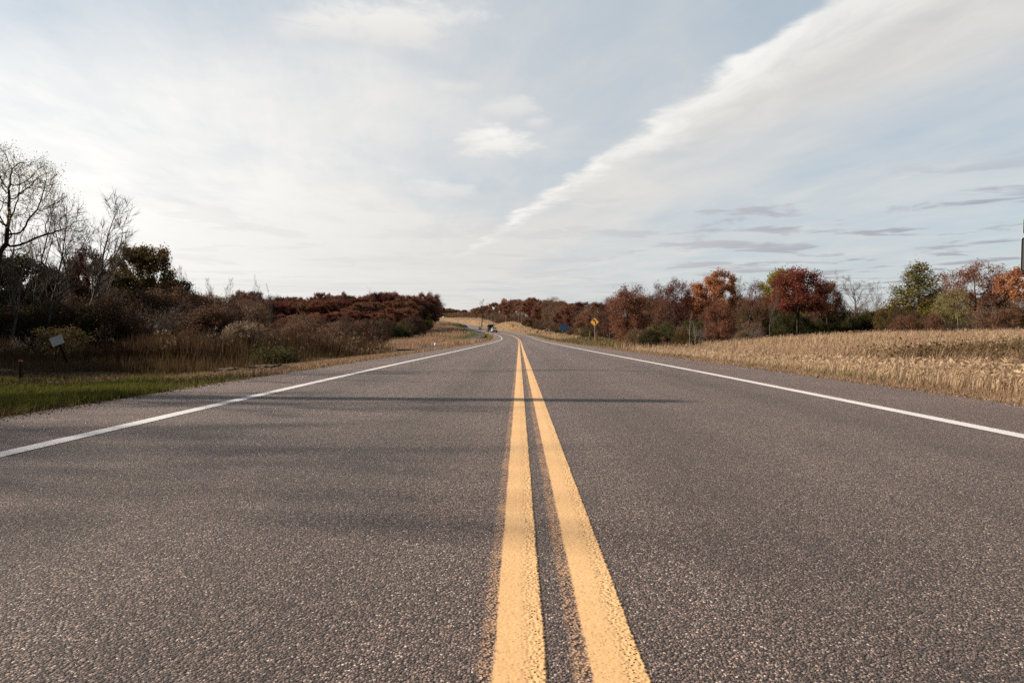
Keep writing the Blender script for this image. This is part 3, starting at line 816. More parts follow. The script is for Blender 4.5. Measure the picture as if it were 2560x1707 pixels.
rec_tree('bare_tall', 10, 4.6, 67, .10, (22, 9, 5), (24, 46), fork=.45, t_lo=.25, len_k=.40, twig=2, twig_len=.5)
rec_tree('bare_forked', 10, 4.8, 68, .105, (24, 10, 5), (22, 44), fork=.34, t_lo=.30, len_k=.42, twig=2, twig_len=.5)
rec_tree('bare_thin', 10, 2.6, 71, .07, (17, 6, 3), (22, 42), t_lo=.35, len_k=.28, twig=2, twig_len=.5, wob=.022)
rec_tree('bare_multi', 10, 7.5, 72, .12, (13, 8, 5), (26, 50), t_lo=.22, len_k=.42, twig=2, twig_len=.55, stems=4)
rec_tree('bare_shrub', 4, 4, 73, .05, (8, 5, 3), (20, 45), t_lo=.15, len_k=.45, twig=3, twig_len=.5, stems=7, lvl=2, wob=.08)
rec_tree('bare_stout', 10, 5.5, 75, .21, (15, 8, 5), (28, 50), fork=.55, t_lo=.42, len_k=.40, twig=3, twig_len=.5)
rec_tree('bare_round', 10, 8, 74, .15, (20, 9, 5), (34, 62), fork=.25, t_lo=.16, len_k=.52, twig=2, twig_len=.5, up=.5)
# shrubs with leaves
proto('shrub_a', 4, 4.6, dome(13, 1.6, 1.9, 1.7, .75, 77, low=-.8), line((0, 0, 0), (0, 0, .4)), 420, .22, .4, 3, 5200, .085, .2, 3, .5, r_base=.06, seed=79)
proto('shrub_b', 4, 4.6, dome(11, 1.7, 1.8, 1.7, .7, 81, low=-.8), line((0, 0, 0), (.1, 0, .4)), 420, .22, .4, 3, 7500, .085, .22, 1, .4, r_base=.06, seed=83)
# hero trees at the left edge
hero_l = ([(2.2 + math.cos(a) * 1.6, math.sin(a) * 1.4, 10.6 + .5 * math.sin(3 * a), 1.25, 1.25, 1.1) for a in np.linspace(0, 5.6, 7)]
          + [(4.6, .3, 8.9, 1.5, 1.4, .9), (3.4, -1.3, 8.2, 1.4, 1.3, 1.0), (.2, .4, 9.2, 1.4, 1.4, 1.2), (-2.4, 0, 9.4, 1.6, 1.5, 1.3), (-4.2, .4, 7.6, 1.4, 1.4, 1.1), (5.4, .6, 7.4, 1.2, 1.2, .8),
             (2.2, .8, 6.6, 1.3, 1.2, .8), (-1.2, -1.2, 7, 1.2, 1.2, .9), (0, 0, 11.2, 1.5, 1.4, .9)])
proto('spreading_tree', 12.4, 12, hero_l, line((0, 0, 0), (.25, 0, 1.8), (.35, .1, 3.6), (.9, .1, 5.0)), 1900, .28, .42, 3, 7800, .06, .36, 4, .7, r_tip=.010, r_base=.19, seed=89, jitter=.13, trop=.05, twig_r=.007)

def tree(kind, px, Z, top, wpx, leaf=None, wood='bark', name='oak_tree', label=None, cat='tree', group=None, rz=None, lean=0.0, sink=0.1, X=None, grow=1.04):
    """stand one tree: px = its image column, Z = metres ahead, top = image row of its top, wpx = crown width in px"""
    tm, cm, H0, W0 = PROTO[kind]
    x = at(px, Z) if X is None else X
    g = gz(x, Z)
    H = ez(top, Z) - g
    sz = H / H0; sxy = grow * wpx * Z / F / W0
    sxy = min(max(sxy, .3 * sz), 2.0 * sz)
    o = empty(name, (x, Z, g - sink), random.uniform(0, 6.28) if rz is None else rz, (sxy, sxy, sz))
    o.rotation_euler[1] = lean
    tag(o, label, cat, group)
    a = bpy.data.objects.new('trunk', tm); link(a, o)
    if not tm.materials: tm.materials.append(M[wood])
    a.material_slots[0].link = 'OBJECT'; a.material_slots[0].material = M[wood]
    if cm is not None and leaf:
        b = bpy.data.objects.new('crown', cm); link(b, o)
        if not cm.materials: cm.materials.append(M[leaf])
        b.material_slots[0].link = 'OBJECT'; b.material_slots[0].material = M[leaf]
    return o

def wood_tree(kind, x, y, h):
    tm, cm, H0, W0 = PROTO[kind]
    sc_ = h / H0
    o = empty('oak_tree', (x, y, gz(x, y) - .1), random.uniform(0, 6.28), (sc_, sc_, sc_))
    tag(o, 'wood tree just outside the left edge, shading the verge', 'tree', 'wood trees outside the left edge')
    a = bpy.data.objects.new('trunk', tm); link(a, o)
    a.material_slots[0].link = 'OBJECT'; a.material_slots[0].material = M['bark_dark']
    if cm is not None:
        b = bpy.data.objects.new('crown', cm); link(b, o)
        b.material_slots[0].link = 'OBJECT'; b.material_slots[0].material = M['thicket_dark']
    return o

# ---- right of the road, one by one
RT = [
 ('low_oak', 1570, 84, 722, 100, 'rust', 'bark', 'oak_tree', 'rust red oak leafed down to the grass, just right of the arrow sign'),
 ('sparse_tree', 1592, 97, 712, 78, 'brown', 'bark', 'oak_tree', 'thin topped brown tree rising behind the rust red oak by the arrow sign'),
 ('sparse_tree', 1525, 108, 741, 60, 'maroon', 'bark', 'oak_tree', 'dull maroon tree behind the arrow sign, left of the rust red oak'),
 ('thin_tree', 1645, 88, 706, 34, 'maroon', 'bark_dark', 'oak_tree', 'narrow brown tree with open top, left of two spreading brown trees'),
 ('umbrella_oak', 1692, 84, 698, 84, 'maroon', 'bark_dark', 'oak_tree', 'half bare brown oak with forked dark trunk, left of the big orange oak'),
 ('thin_tree', 1736, 90, 706, 36, 'maroon', 'bark_dark', 'oak_tree', 'narrow maroon tree touching the left side of the big orange oak'),
 ('sparse_tree', 1660, 78, 752, 60, 'brown', 'bark_dark', 'young_tree', 'low brown leaved tree in front of the narrow open topped tree'),
 ('oak_b', 1789, 86, 680, 116, 'orange', 'bark', 'oak_tree', 'big round bright orange oak, tallest tree right of the arrow sign'),
 ('low_oak', 1796, 66, 752, 72, 'rust', 'bark', 'young_oak', 'smaller rust coloured oak standing in front of the big orange oak'),
 ('sparse_tree', 1872, 74, 738, 84, 'brown', 'bark', 'oak_tree', 'see-through brown tree with thin leaves, between the orange oak and the pale trunk'),
 ('sparse_tree', 1893, 92, 700, 60, 'maroon', 'bark', 'oak_tree', 'maroon topped tree behind the see-through brown tree'),
 ('bare_round', 1860, 98, 690, 60, None, 'twig', 'bare_tree', 'grey leafless tree behind the right shoulder of the big orange oak'),
 ('bare_tall', 1926, 69, 726, 62, None, 'bark_mid', 'bare_tree', 'leafless tree with pale straight trunk, left of the dark red maple'),
 ('oak_c', 1962, 97, 676, 104, 'willow', 'bark', 'willow_tree', 'yellow green tree peeping over the dark red maple'),
 ('maple', 1994, 75, 672, 126, 'red', 'bark_dark', 'maple_tree', 'dark red maple with bare lower trunk at the edge of the straw field'),
 ('maple', 2068, 80, 702, 70, 'brown', 'bark_dark', 'young_tree', 'brown orange tree on a leaning trunk, right of the dark red maple'),
 ('bare_multi', 2064, 96, 680, 72, None, 'twig_pale', 'bare_tree', 'pale twiggy leafless tree directly behind the maple and its brown neighbour'),
 ('bare_round', 2142, 92, 688, 88, None, 'twig', 'bare_tree', 'round leafless grey tree standing alone against the sky above dark shrubs'),
 ('bare_tall', 2196, 96, 700, 50, None, 'twig', 'bare_tree', 'slender leafless tree between the round grey one and the green orange tree'),
 ('bare_thin', 2232, 92, 706, 40, None, 'twig', 'bare_tree', 'thin leafless tree touching the left side of the green orange tree'),
 ('broad_cone', 2295, 80, 660, 160, 'olive', 'bark', 'hornbeam_tree', 'broad pointed tree turning from green to orange, behind the straw field'),
 ('sparse_tree', 2355, 70, 732, 46, 'yellow', 'bark_grey', 'young_tree', 'small pale yellow sapling right of the green orange tree'),
 ('sparse_tree', 2394, 72, 720, 56, 'yellow', 'bark_grey', 'young_tree', 'taller pale yellow sapling under the umbrella shaped red brown oak'),
 ('umbrella_oak', 2438, 86, 657, 142, 'rust', 'bark_dark', 'oak_tree', 'umbrella shaped red brown oak with open lower limbs, right side of the field'),
 ('oak_a', 2575, 80, 667, 130, 'orange', 'bark', 'oak_tree', 'orange brown oak half cut by the right edge of the view'),
 ('sparse_tree', 2545, 70, 742, 64, 'brown', 'bark_dark', 'young_tree', 'low brown tree in front of the orange oak at the right edge'),
 ('bare_thin', 2483, 66, 738, 30, None, 'bark_grey', 'bare_tree', 'thin leaning leafless sapling with pale stem below the umbrella shaped oak'),
 ('bare_thin', 1724, 55, 772, 15, None, 'bark_pale', 'birch_sapling', 'straight pale birch sapling in the dark bushes, left one of a pair'),
 ('bare_thin', 1738, 53, 796, 16, None, 'bark_pale', 'birch_sapling', 'crooked pale birch sapling in the dark bushes, right one of a pair'),
 ('oak_a', 2640, 72, 690, 120, 'rust', 'bark', 'oak_tree', 'rust brown oak beyond the right edge of the view'),
]
for (k, px, Z, top, wp, lf, wd, nm, lb) in RT:
    tree(k, px, Z, top, wp, lf, wd, nm, lb, group='trees behind the straw field', grow=1.1)

for i in range(13):
    px = 1612 + i * 34 + random.uniform(-10, 10)
    tree(['sparse_tree', 'low_oak', 'sparse_tree', 'oak_c'][i % 4], px, random.uniform(92, 104), random.uniform(722, 748), random.uniform(56, 78), ['brown', 'thicket', 'maroon', 'hill', 'brown'][i % 5], 'bark_dark',
         'young_tree', 'brown tree filling the gaps between the orange oak and its neighbours', group='filler trees behind the field')
# second rank behind them, to close the wood
for i in range(40):
    px = 1500 + i * 31 + random.uniform(-14, 14); Z = random.uniform(108, 150)
    tree(random.choice(['oak_a', 'sparse_tree', 'sparse_tree', 'oak_c']), px, Z, random.uniform(734, 758) if px < 2060 else random.uniform(760, 782) if px < 2310 else random.uniform(726, 756), random.uniform(60, 90), random.choice(['brown', 'brown', 'rust', 'maroon', 'thicket']), 'bark_dark',
         'oak_tree', 'brown tree of the second rank behind the straw field trees', group='second rank of trees right of the road')

# ---- treeline along the far right side of the road
def topline(px, pts):
    a = np.array(pts, float); return float(np.interp(px, a[:, 0], a[:, 1]))
mid_top = [(1120, 772), (1150, 776), (1180, 772), (1212, 762), (1235, 753), (1270, 746), (1310, 746), (1345, 748), (1372, 742), (1395, 748), (1430, 754), (1470, 760), (1515, 756)]
def mid_front(px): return float(np.interp(px, [1200, 1215, 1245, 1290, 1310, 1345, 1375, 1400, 1440, 1480, 1520], [480, 455, 400, 345, 305, 245, 215, 190, 155, 128, 110]))
for i in range(44):
    px = 1208 + i * 7.2 + random.uniform(-3, 3)
    row = i % 3
    Z = mid_front(px) + 3 + row * 9 + random.uniform(0, 5)
    tp = topline(px, mid_top) + [14, 5, 0][row] + random.uniform(-3, 6)
    r = random.random()
    if r < .30: kd, lf, wd, lb, nm = 'oak_a', 'rust', 'bark_dark', 'rust brown oak in the treeline beyond the blue sign', 'oak_tree'
    elif r < .48: kd, lf, wd, lb, nm = 'oak_b', 'brown', 'bark_dark', 'dull brown oak in the treeline beyond the blue sign', 'oak_tree'
    elif r < .72: kd, lf, wd, lb, nm = 'sparse_tree', 'thicket', 'bark_grey', 'grey brown thin leaved tree in the treeline beyond the blue sign', 'young_tree'
    elif r < .88: kd, lf, wd, lb, nm = 'bare_tall', None, 'bark_grey', 'leafless grey tree in the treeline beyond the blue sign', 'bare_tree'
    else: kd, lf, wd, lb, nm = 'oak_c', 'orange' if random.random() < .35 else 'maroon', 'bark_dark', 'reddish oak in the treeline beyond the blue sign', 'oak_tree'
    tree(kd, px, Z, tp, random.uniform(.75, 1.1) * 8.2 * F / Z * (.6 if kd in ('bare_tall',) else 1), lf, wd, nm, lb, group='treeline beyond the blue sign')
for i, (px, tp) in enumerate([(1296, 762), (1304, 756), (1265, 770), (1220, 772), (1228, 768), (1214, 775), (1237, 770)]):
    tree('bare_thin', px, mid_front(px) - 2, tp, 14, None, 'bark_pale', 'birch_tree', 'pale bare birch stem at the front of the far treeline', group='pale birches of the far treeline')
tree('low_oak', 1452, 140, 787, 16, 'yellow', 'bark_pale', 'young_tree', 'small pale yellow sapling left of the arrow sign', group=None)
tree('low_oak', 1475, 102, 826, 5, 'yellow', 'bark_grey', 'young_tree', 'knee high yellow sapling just left of the arrow sign post')
tree('low_oak', 1492, 98, 826, 8, 'orange', 'bark_grey', 'young_tree', 'knee high orange brown sapling just right of the arrow sign post')
# the lone bare tree on the far slope
tree('bare_stout', 1204, 400, 744, 30, None, 'bark_dark', 'bare_tree', 'lone leafless tree on the tan slope above the vehicles', sink=.4)
# far wood on the horizon
for i in range(34):
    px = 1070 + i * 4.6 + random.uniform(-2, 2); Z = random.uniform(625, 700) - max(0, px - 1150) * 2.6
    tp = topline(px, [(1060, 764), (1100, 766), (1118, 770), (1135, 773), (1150, 777), (1165, 776), (1185, 772), (1215, 764), (1240, 762)]) + random.uniform(-2, 5)
    lf = 'willow' if 1112 < px < 1126 and random.random() < .7 else random.choice(['thicket', 'thicket', 'brown', 'rust', 'brown'])
    if px > 1166 and random.random() < .6: lf = 'rust'
    tree(random.choice(['oak_a', 'oak_b', 'oak_c', 'sparse_tree']), px, Z, tp, random.uniform(18, 27), lf, 'bark', 'oak_tree',
         'far brown tree on the crest where the road disappears', group='far trees on the crest')

# ---- oak wood on the hill left of the road
left_top = [(440, 742), (507, 732), (560, 734), (613, 729), (660, 735), (723, 736), (759, 741), (800, 734), (852, 729), (900, 731), (949, 729), (1014, 732), (1078, 731), (1104, 738)]
def hill_front(px): return float(np.interp(px, [450, 600, 800, 950, 1010, 1050, 1085, 1100], [118, 125, 138, 142, 150, 185, 285, 340]))
cnt = 0
for row, (dz_, drop) in enumerate([(8, 74), (22, 40), (40, 18), (62, 5), (85, 0)]):
    for i in range(24):
        px = 470 + i * 26 + (row % 2) * 13 + random.uniform(-8, 8)
        if px > 1090: continue
        Z = hill_front(px) + dz_ + random.uniform(-4, 6)
        tp = topline(px, left_top) + drop * (1.0 if px > 650 else .8) + random.uniform(-3, 14)
        red = px > 690 and row >= 1
        if red: lf = random.choice(['hill', 'hill', 'hill', 'brown', 'rust', 'maroon']); kd = random.choice(['oak_a', 'oak_b', 'oak_c', 'oak_a']); lb = 'rust brown oak in the wood on the left hill'; nm = 'oak_tree'; wd = 'bark_dark'
        elif row == 0 or random.random() < .4:
            lf = random.choice(['thicket', 'thicket_dark', 'brown']); kd = random.choice(['sparse_tree', 'shrub_a', 'sparse_tree']); lb = 'grey brown half bare tree along the foot of the left hill wood'; nm = 'young_tree'; wd = 'twig'
        else: lf = random.choice(['brown', 'maroon', 'thicket', 'rust']); kd = random.choice(['oak_b', 'oak_c', 'sparse_tree']); lb = 'dull brown tree in the left part of the hill wood'; nm = 'oak_tree'; wd = 'bark_dark'
        tree(kd, px, Z, tp, random.uniform(.8, 1.2) * 6.9 * F / Z, lf, wd, nm, lb, group='oaks of the hill wood left of the road'); cnt += 1
tree('oak_b', 1062, 262, 734, 62, 'rust', 'bark_dark', 'oak_tree', 'rust oak second from the roadside end of the left hill wood')
tree('umbrella_oak', 1080, 315, 731, 48, 'maroon', 'bark_dark', 'oak_tree', 'thin topped brown oak just before the end of the left hill wood')
tree('thin_tree', 1096, 350, 734, 36, 'brown', 'bark_dark', 'oak_tree', 'last open crowned oak of the left hill wood, beside the road', sink=.5)
for px, Z, tp, wp in [(1068, 250, 760, 46), (1045, 200, 765, 50), (1080, 320, 762, 40)]:
    tree('oak_c', px, Z, tp, wp, 'thicket_dark', 'bark_dark', 'young_tree', 'dark low tree at the roadside end of the left hill wood', group='dark low trees at the end of the hill wood')

# ---- bare trees on the left skyline
SK = [('bare_tall', 432, 92, 640, 50, 'tallest bare tree right of the brown green oak, on the left skyline'),
      ('bare_thin', 412, 95, 660, 30, 'small bare sapling touching the right side of the brown green oak'),
      ('bare_tall', 474, 96, 664, 60, 'leaning bare tree with fine twigs, second on the left skyline'),
      ('bare_multi', 505, 104, 682, 70, 'wide low bare tree, third on the left skyline'),
      ('bare_tall', 528, 112, 694, 44, 'short bare tree in the middle of the left skyline'),
      ('bare_tall', 572, 122, 692, 44, 'bare tree standing apart on the left skyline'),
      ('bare_multi', 614, 126, 690, 58, 'bushy bare tree above the brown wood, left skyline'),
      ('bare_tall', 648, 140, 712, 34, 'small bare tree left of the dip in the wood'),
      ('bare_multi', 678, 140, 712, 44, 'bare twiggy tree right above the dip in the wood'),
      ('bare_thin', 932, 215, 716, 20, 'tiny bare top sticking out of the rust brown hill wood')]
for k, px, Z, tp, wp, lb in SK:
    tree(k, px, Z, tp, wp, None, 'twig', 'bare_tree', lb, group='bare trees on the left skyline')

# ---- the tall trees at the left edge
tree('spreading_tree', -50, 40, 368, 400, 'sparse_yellow', 'bark_dark', 'spreading_tree', 'tall spreading tree with thin yellow leaves at the left edge', rz=0.15)
tree('bare_forked', 205, 44, 470, 215, None, 'bark_mid', 'bare_tree', 'tall forked bare tree right of the spreading yellow tree', rz=1.0)
tree('bare_tall', 118, 40, 500, 190, None, 'bark_mid', 'bare_tree', 'bare tree with leaning grey trunk, left of the forked bare tree', rz=2.2, lean=.12)
tree('bare_tall', 62, 42, 520, 170, None, 'bark_mid', 'bare_tree', 'slim bare tree with leaning stem under the spreading yellow tree', rz=4.0, lean=.16)
tree('bare_thin', 20, 38, 560, 120, None, 'bark_mid', 'bare_tree', 'thin bare stem near the foot of the spreading yellow tree', rz=.4, lean=.14)
tree('bare_tall', 172, 50, 505, 150, None, 'bark_mid', 'bare_tree', 'straight bare tree just left of the tall forked one', rz=.7)
tree('bare_tall', 92, 48, 455, 160, None, 'bark_mid', 'bare_tree', 'bare tree whose top meets the spreading yellow crown', rz=3.1, lean=.05)
tree('bare_thin', 235, 49, 560, 110, None, 'bark_mid', 'bare_tree', 'thin bare tree at the right side of the tall forked one', rz=2.9, lean=-.06)
tree('bare_multi', 10, 46, 540, 220, None, 'bark_mid', 'bare_tree', 'many stemmed bare tree at the left edge under the yellow crown', rz=1.9)
tree('bare_thin', 150, 47, 600, 130, None, 'bark_mid', 'bare_tree', 'thin bare sapling between the two tall bare trees', rz=5, lean=.08)
tree('bare_tall', 255, 52, 600, 120, None, 'twig', 'bare_tree', 'smaller bare tree left of the brown green oak', rz=3.3)
tree('oak_b', 212, 58, 622, 112, 'maroon', 'bark_dark', 'oak_tree', 'dark red brown oak behind the forked bare tree')
tree('oak_a', 352, 62, 614, 150, 'oakgreen', 'bark_dark', 'oak_tree', 'round brown green oak standing above the left thicket')
tree('oak_c', 60, 56, 640, 180, 'dark', 'bark_dark', 'evergreen_tree', 'dark green tree behind the bare stems at the left edge')
tree('oak_c', 150, 60, 680, 170, 'dark', 'bark_dark', 'evergreen_tree', 'dark green tree between the bare stems and the red brown oak')
tree('oak_c', -40, 50, 640, 190, 'dark', 'bark_dark', 'evergreen_tree', 'dark green tree cut by the left edge of the view')
tree('oak_c', 280, 64, 705, 150, 'dark', 'bark_dark', 'evergreen_tree', 'dark green tree below the brown green oak')
tree('oak_c', 430, 76, 700, 110, 'dark', 'bark_dark', 'evergreen_tree', 'dark green bushy tree right of the brown green oak')
tree('oak_c', 372, 72, 712, 130, 'thicket_dark', 'bark_dark', 'young_tree', 'dark brown bushy tree under the brown green oak')

# trees just outside the left edge, whose shadows lie across the road
for i, (x, y, h, kd) in enumerate([(-19, 9.2, 11.0, 'bare_forked'), (-27, 8.6, 15.6, 'bare_round'), (-29, 7.4, 17.0, 'bare_round'), (-25, 6.6, 14.0, 'bare_multi'), (-31, 9.6, 17.5, 'bare_forked'), (-17, 12.6, 11.5, 'bare_multi'), (-20, 15, 12.0, 'bare_stout'), (-15, 10.6, 9.0, 'bare_multi')]):
    tm, cm, H0, W0 = PROTO[kd]
    o = tree(kd, 0, y, VY - (h + gz(x, y) - CAM_H) * F / y, .9 * W0 * h / H0 * F / y, 'thicket_dark', 'bark_grey', 'bare_tree', 'almost leafless tree just outside the left edge, its shadow across the road', group='bare trees outside the left edge', X=x, rz=i * 1.3)

xp, yp = -21.0, 9.9
o = empty('wooden_pole', (xp, yp, gz(xp, yp))); tag(o, 'tall plain wooden pole just outside the left edge, its straight shadow across both lanes', 'pole')
POLE = o
for i in range(34):
    y = random.uniform(-6, 60); lo_ = max(31, .86 * y + 9); x = -random.uniform(lo_, lo_ + 26); h = random.uniform(9, 13.5)
    if y < 12 and i % 2: continue
    kd = random.choice(['oak_a', 'oak_b', 'oak_c', 'sparse_tree', 'bare_round']) if y > 15 else random.choice(['bare_round', 'bare_multi', 'sparse_tree'])
    wood_tree(kd, x, y, h)

# ---- shrubs, one object each
def shrub(kind, px, Z, top, wpx, leaf, wood, label, group, name='shrub'):
    return tree(kind, px, Z, top, wpx, leaf, wood, name, label, 'shrub', group)
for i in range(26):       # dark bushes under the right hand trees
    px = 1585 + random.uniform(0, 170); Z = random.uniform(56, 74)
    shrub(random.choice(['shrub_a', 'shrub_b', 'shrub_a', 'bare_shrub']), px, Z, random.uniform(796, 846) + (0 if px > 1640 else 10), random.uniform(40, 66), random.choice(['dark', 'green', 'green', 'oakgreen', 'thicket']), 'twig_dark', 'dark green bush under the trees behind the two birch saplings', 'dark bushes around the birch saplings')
for i in range(36):
    px = 1850 + random.uniform(0, 350); Z = random.uniform(76, 92)
    shrub(random.choice(['shrub_a', 'shrub_b']), px, Z, random.uniform(765, 815), random.uniform(50, 85), random.choice(['dark', 'green', 'dark', 'thicket_dark', 'green']), 'twig_dark', 'dark bush in the hedge behind the red maple and the lone round bare tree', 'hedge bushes behind the straw field')
for i in range(30):
    px = 2190 + random.uniform(0, 420); Z = random.uniform(62, 84)
    shrub(random.choice(['shrub_a', 'bare_shrub', 'shrub_b']), px, Z, random.uniform(765, 812), random.uniform(45, 80), random.choice(['thicket', 'thicket_dark', 'oakgreen', 'brown', 'thicket_dark']), 'twig_dark', 'brown twiggy bush at the far right edge of the straw field', 'brown bushes right of the green orange tree')
for i in range(24):
    px = 1740 + random.uniform(0, 160); Z = random.uniform(62, 80)
    shrub('bare_shrub' if i % 2 else 'shrub_a', px, Z, random.uniform(800, 840), random.uniform(40, 70), 'thicket', 'twig', 'grey brown twiggy bush under the big orange oak', 'twiggy bushes under the orange oak')
# left thicket
for i, (px, tp) in enumerate([(322, 728), (350, 716), (378, 706), (408, 702), (436, 708), (462, 720), (490, 738), (515, 748), (395, 725), (445, 735), (540, 756), (575, 752)]):
    shrub('shrub_a', px, 58 + (i * 7) % 11, tp, 120, ['thicket', 'brown', 'thicket', 'thicket_dark'][i % 4], 'twig', 'tall brown twiggy bush at the top of the thicket below the brown green oak', 'tall bushes of the left thicket')
for i in range(34):
    px = 0 + random.uniform(0, 320); Z = random.uniform(40, 56)
    shrub(random.choice(['shrub_a', 'shrub_b', 'shrub_b']), px, Z, random.uniform(735, 800), random.uniform(110, 170), random.choice(['dark', 'dark', 'thicket_dark', 'thicket_dark']), 'twig_dark', 'dark bush below the bare trees at the left edge', 'dark bushes at the left edge')
for i in range(42):
    px = 300 + random.uniform(0, 260); Z = random.uniform(46, 74)
    t_ = random.uniform(0, 1)
    shrub(random.choice(['shrub_a', 'bare_shrub', 'shrub_a']), px, Z, (712 + (px - 300) * .12) + t_ * 70, random.uniform(90, 140), random.choice(['thicket', 'thicket', 'thicket_dark', 'brown']), 'twig', 'brown twiggy bush in the thicket below the brown green oak', 'brown thicket left of the road')
for i in range(46):
    px = 520 + random.uniform(0, 440); Z = random.uniform(76, 122)
    shrub(random.choice(['shrub_a', 'bare_shrub', 'shrub_a']), px, Z, random.uniform(752, 815) if px < 690 else random.uniform(782, 822), random.uniform(60, 95), random.choice(['thicket', 'thicket', 'thicket_dark', 'brown']), 'twig', 'grey brown bush between the reeds and the hill wood', 'bushes between reeds and hill wood')
for i in range(26):
    px = random.uniform(900, 1075); Z = float(np.interp(px, [900, 1000, 1040, 1090], [118, 122, 150, 290])) + random.uniform(0, 14)
    shrub(random.choice(['shrub_b', 'shrub_a']), px, Z, random.uniform(788, 825) if px < 1030 else random.uniform(782, 800), random.uniform(36, 60), random.choice(['dark', 'dark', 'thicket_dark', 'green']), 'twig_dark', 'dark evergreen bush at the foot of the hill wood near the road', 'dark bushes at the foot of the hill wood')
for i in range(26):
    px = random.uniform(1285, 1500); Z = mid_front(px) - random.uniform(0, 6)
    shrub(random.choice(['shrub_b', 'shrub_a']), px, Z, ez(0, 1) * 0 + VY - (gz(at(px, Z), Z) + random.uniform(1.2, 2.4) - CAM_H) * F / Z, 3.6 * F / Z, random.choice(['dark', 'green', 'thicket', 'thicket_dark']), 'twig_dark', 'low bush at the foot of the treeline beyond the blue sign', 'bushes at the foot of the far treeline')

# ------------------------------------------------------------------ grass, weeds and reeds (uncountable)
def blades(name, x, y, h, wdt, mat, lean=0.35, wind=(0.10, -0.03), z0=None, clump=True):
    N = len(x)
    z = ground(x, y) - 0.01 if z0 is None else z0
    th = rng.uniform(0, 2 * math.pi, N)
    a = np.stack([np.cos(th), np.sin(th), np.zeros(N)], 1)
    ph = rng.uniform(0, 2 * math.pi, N); l = np.abs(rng.normal(0, lean, N))
    ln = np.stack([np.cos(ph) * l + wind[0], np.sin(ph) * l + wind[1], np.zeros(N)], 1)
    b = np.stack([x, y, z], 1)
    hh = h[:, None]; ww = wdt[:, None]
    up = np.array([[0, 0, 1.0]])
    v0 = b - a * ww * .5; v1 = b + a * ww * .5
    mid = b + up * hh * .55 + ln * hh * .3
    v2 = mid + a * ww * .38; v3 = mid - a * ww * .38
    tip = b + up * hh * (1 - .25 * np.minimum(l, 1)[:, None]) + ln * hh
    v = np.stack([v0, v1, v2, v3, tip], 1).reshape(-1, 3)
    i = np.arange(N)[:, None] * 5
    q = i + np.array([[0, 1, 2, 3]]); t3 = i + np.array([[3, 2, 4]])
    rnd = np.repeat(rng.uniform(0, 1, N), 5)
    me = raw_mesh(name, v, [q, t3], {'rnd': rnd})
    return tag(obj(name, me, mat), kind='stuff'), tip

def field(n, y0, y1, d0, d1, near_pow=1.6, fn=None):
    """random points between two distances, denser close to the camera; d measured across the road"""
    t_ = rng.uniform(0, 1, n)
    y = (y0 ** (1 - near_pow) + t_ * (y1 ** (1 - near_pow) - y0 ** (1 - near_pow))) ** (1 / (1 - near_pow))
    d = rng.uniform(0, 1, n)
    lo = d0(y) if callable(d0) else d0; hi = d1(y) if callable(d1) else d1
    dd = lo + (hi - lo) * d
    x = cx(y) + dd
    if fn is not None:
        k = rng.uniform(0, 1, n) < fn(x, y, dd)
        x, y = x[k], y[k]
    return x, y
_pr = np.random.default_rng(99)
_PA = _pr.uniform(0, 6.283, 9); _PF = _pr.uniform(.45, 1.7, 9); _PP = _pr.uniform(0, 6.283, 9)
def pnoise(x, y, s, o=0.0):
    """irregular patches between 0 and 1"""
    t_ = np.zeros(len(x))
    wx = x + .9 / s * np.sin(y * s * .53 + o); wy = y + .9 / s * np.sin(x * s * .61 + 2 * o)
    for a_, f_, p_ in zip(_PA, _PF, _PP): t_ += np.sin((wx * math.cos(a_ + o) + wy * math.sin(a_ + o)) * s * f_ + p_ + o * 3.1)
    return np.clip(.5 + t_ / 9 * .85, 0, 1)
# how far left / right the camera sees at distance y
def vis_l(y): return -0.80 * y - 1.5
def vis_r(y): return 0.78 * y + 1.5

# left verge: green near the road
x, y = field(120000, 3.4, 34, lambda y: np.maximum(vis_l(y), -13.0), -5.05, 1.5,
             lambda x, y, d: (1 - .85 * sstep(y, 13, 19)) * (.08 + .92 * sstep(pnoise(x, y, 1.1), .36, .62)) * (1 - .6 * sstep(-d, 8.5, 12)))
blades('verge_grass', x, y, .07 + .07 * rng.uniform(0, 1, len(x)) + .05 * pnoise(x, y, 2.3), .006 + y * .0004, M['lawn'], .5)
x, y = field(90000, 3.4, 60, lambda y: np.maximum(vis_l(y), -20.0), -5.0, 1.5,
             lambda x, y, d: (.45 + .55 * sstep(y, 11, 18)) * (.3 + .7 * pnoise(x, y, 1.1, 2)) * (.45 + .55 * sstep(-d, 7.5, 10)))
blades('dry_verge_grass', x, y, .06 + .10 * rng.uniform(0, 1, len(x)), .007 + y * .00045, M['lawn_dry'], .6)
x, y = field(42000, 14, 150, -8.4, -4.98, 1.5, lambda x, y, d: .3 + .7 * pnoise(x, y, .9, 1) )
blades('straw_verge', x, y, .06 + .12 * rng.uniform(0, 1, len(x)), .008 + y * .0005, M['drygrass'], .6)
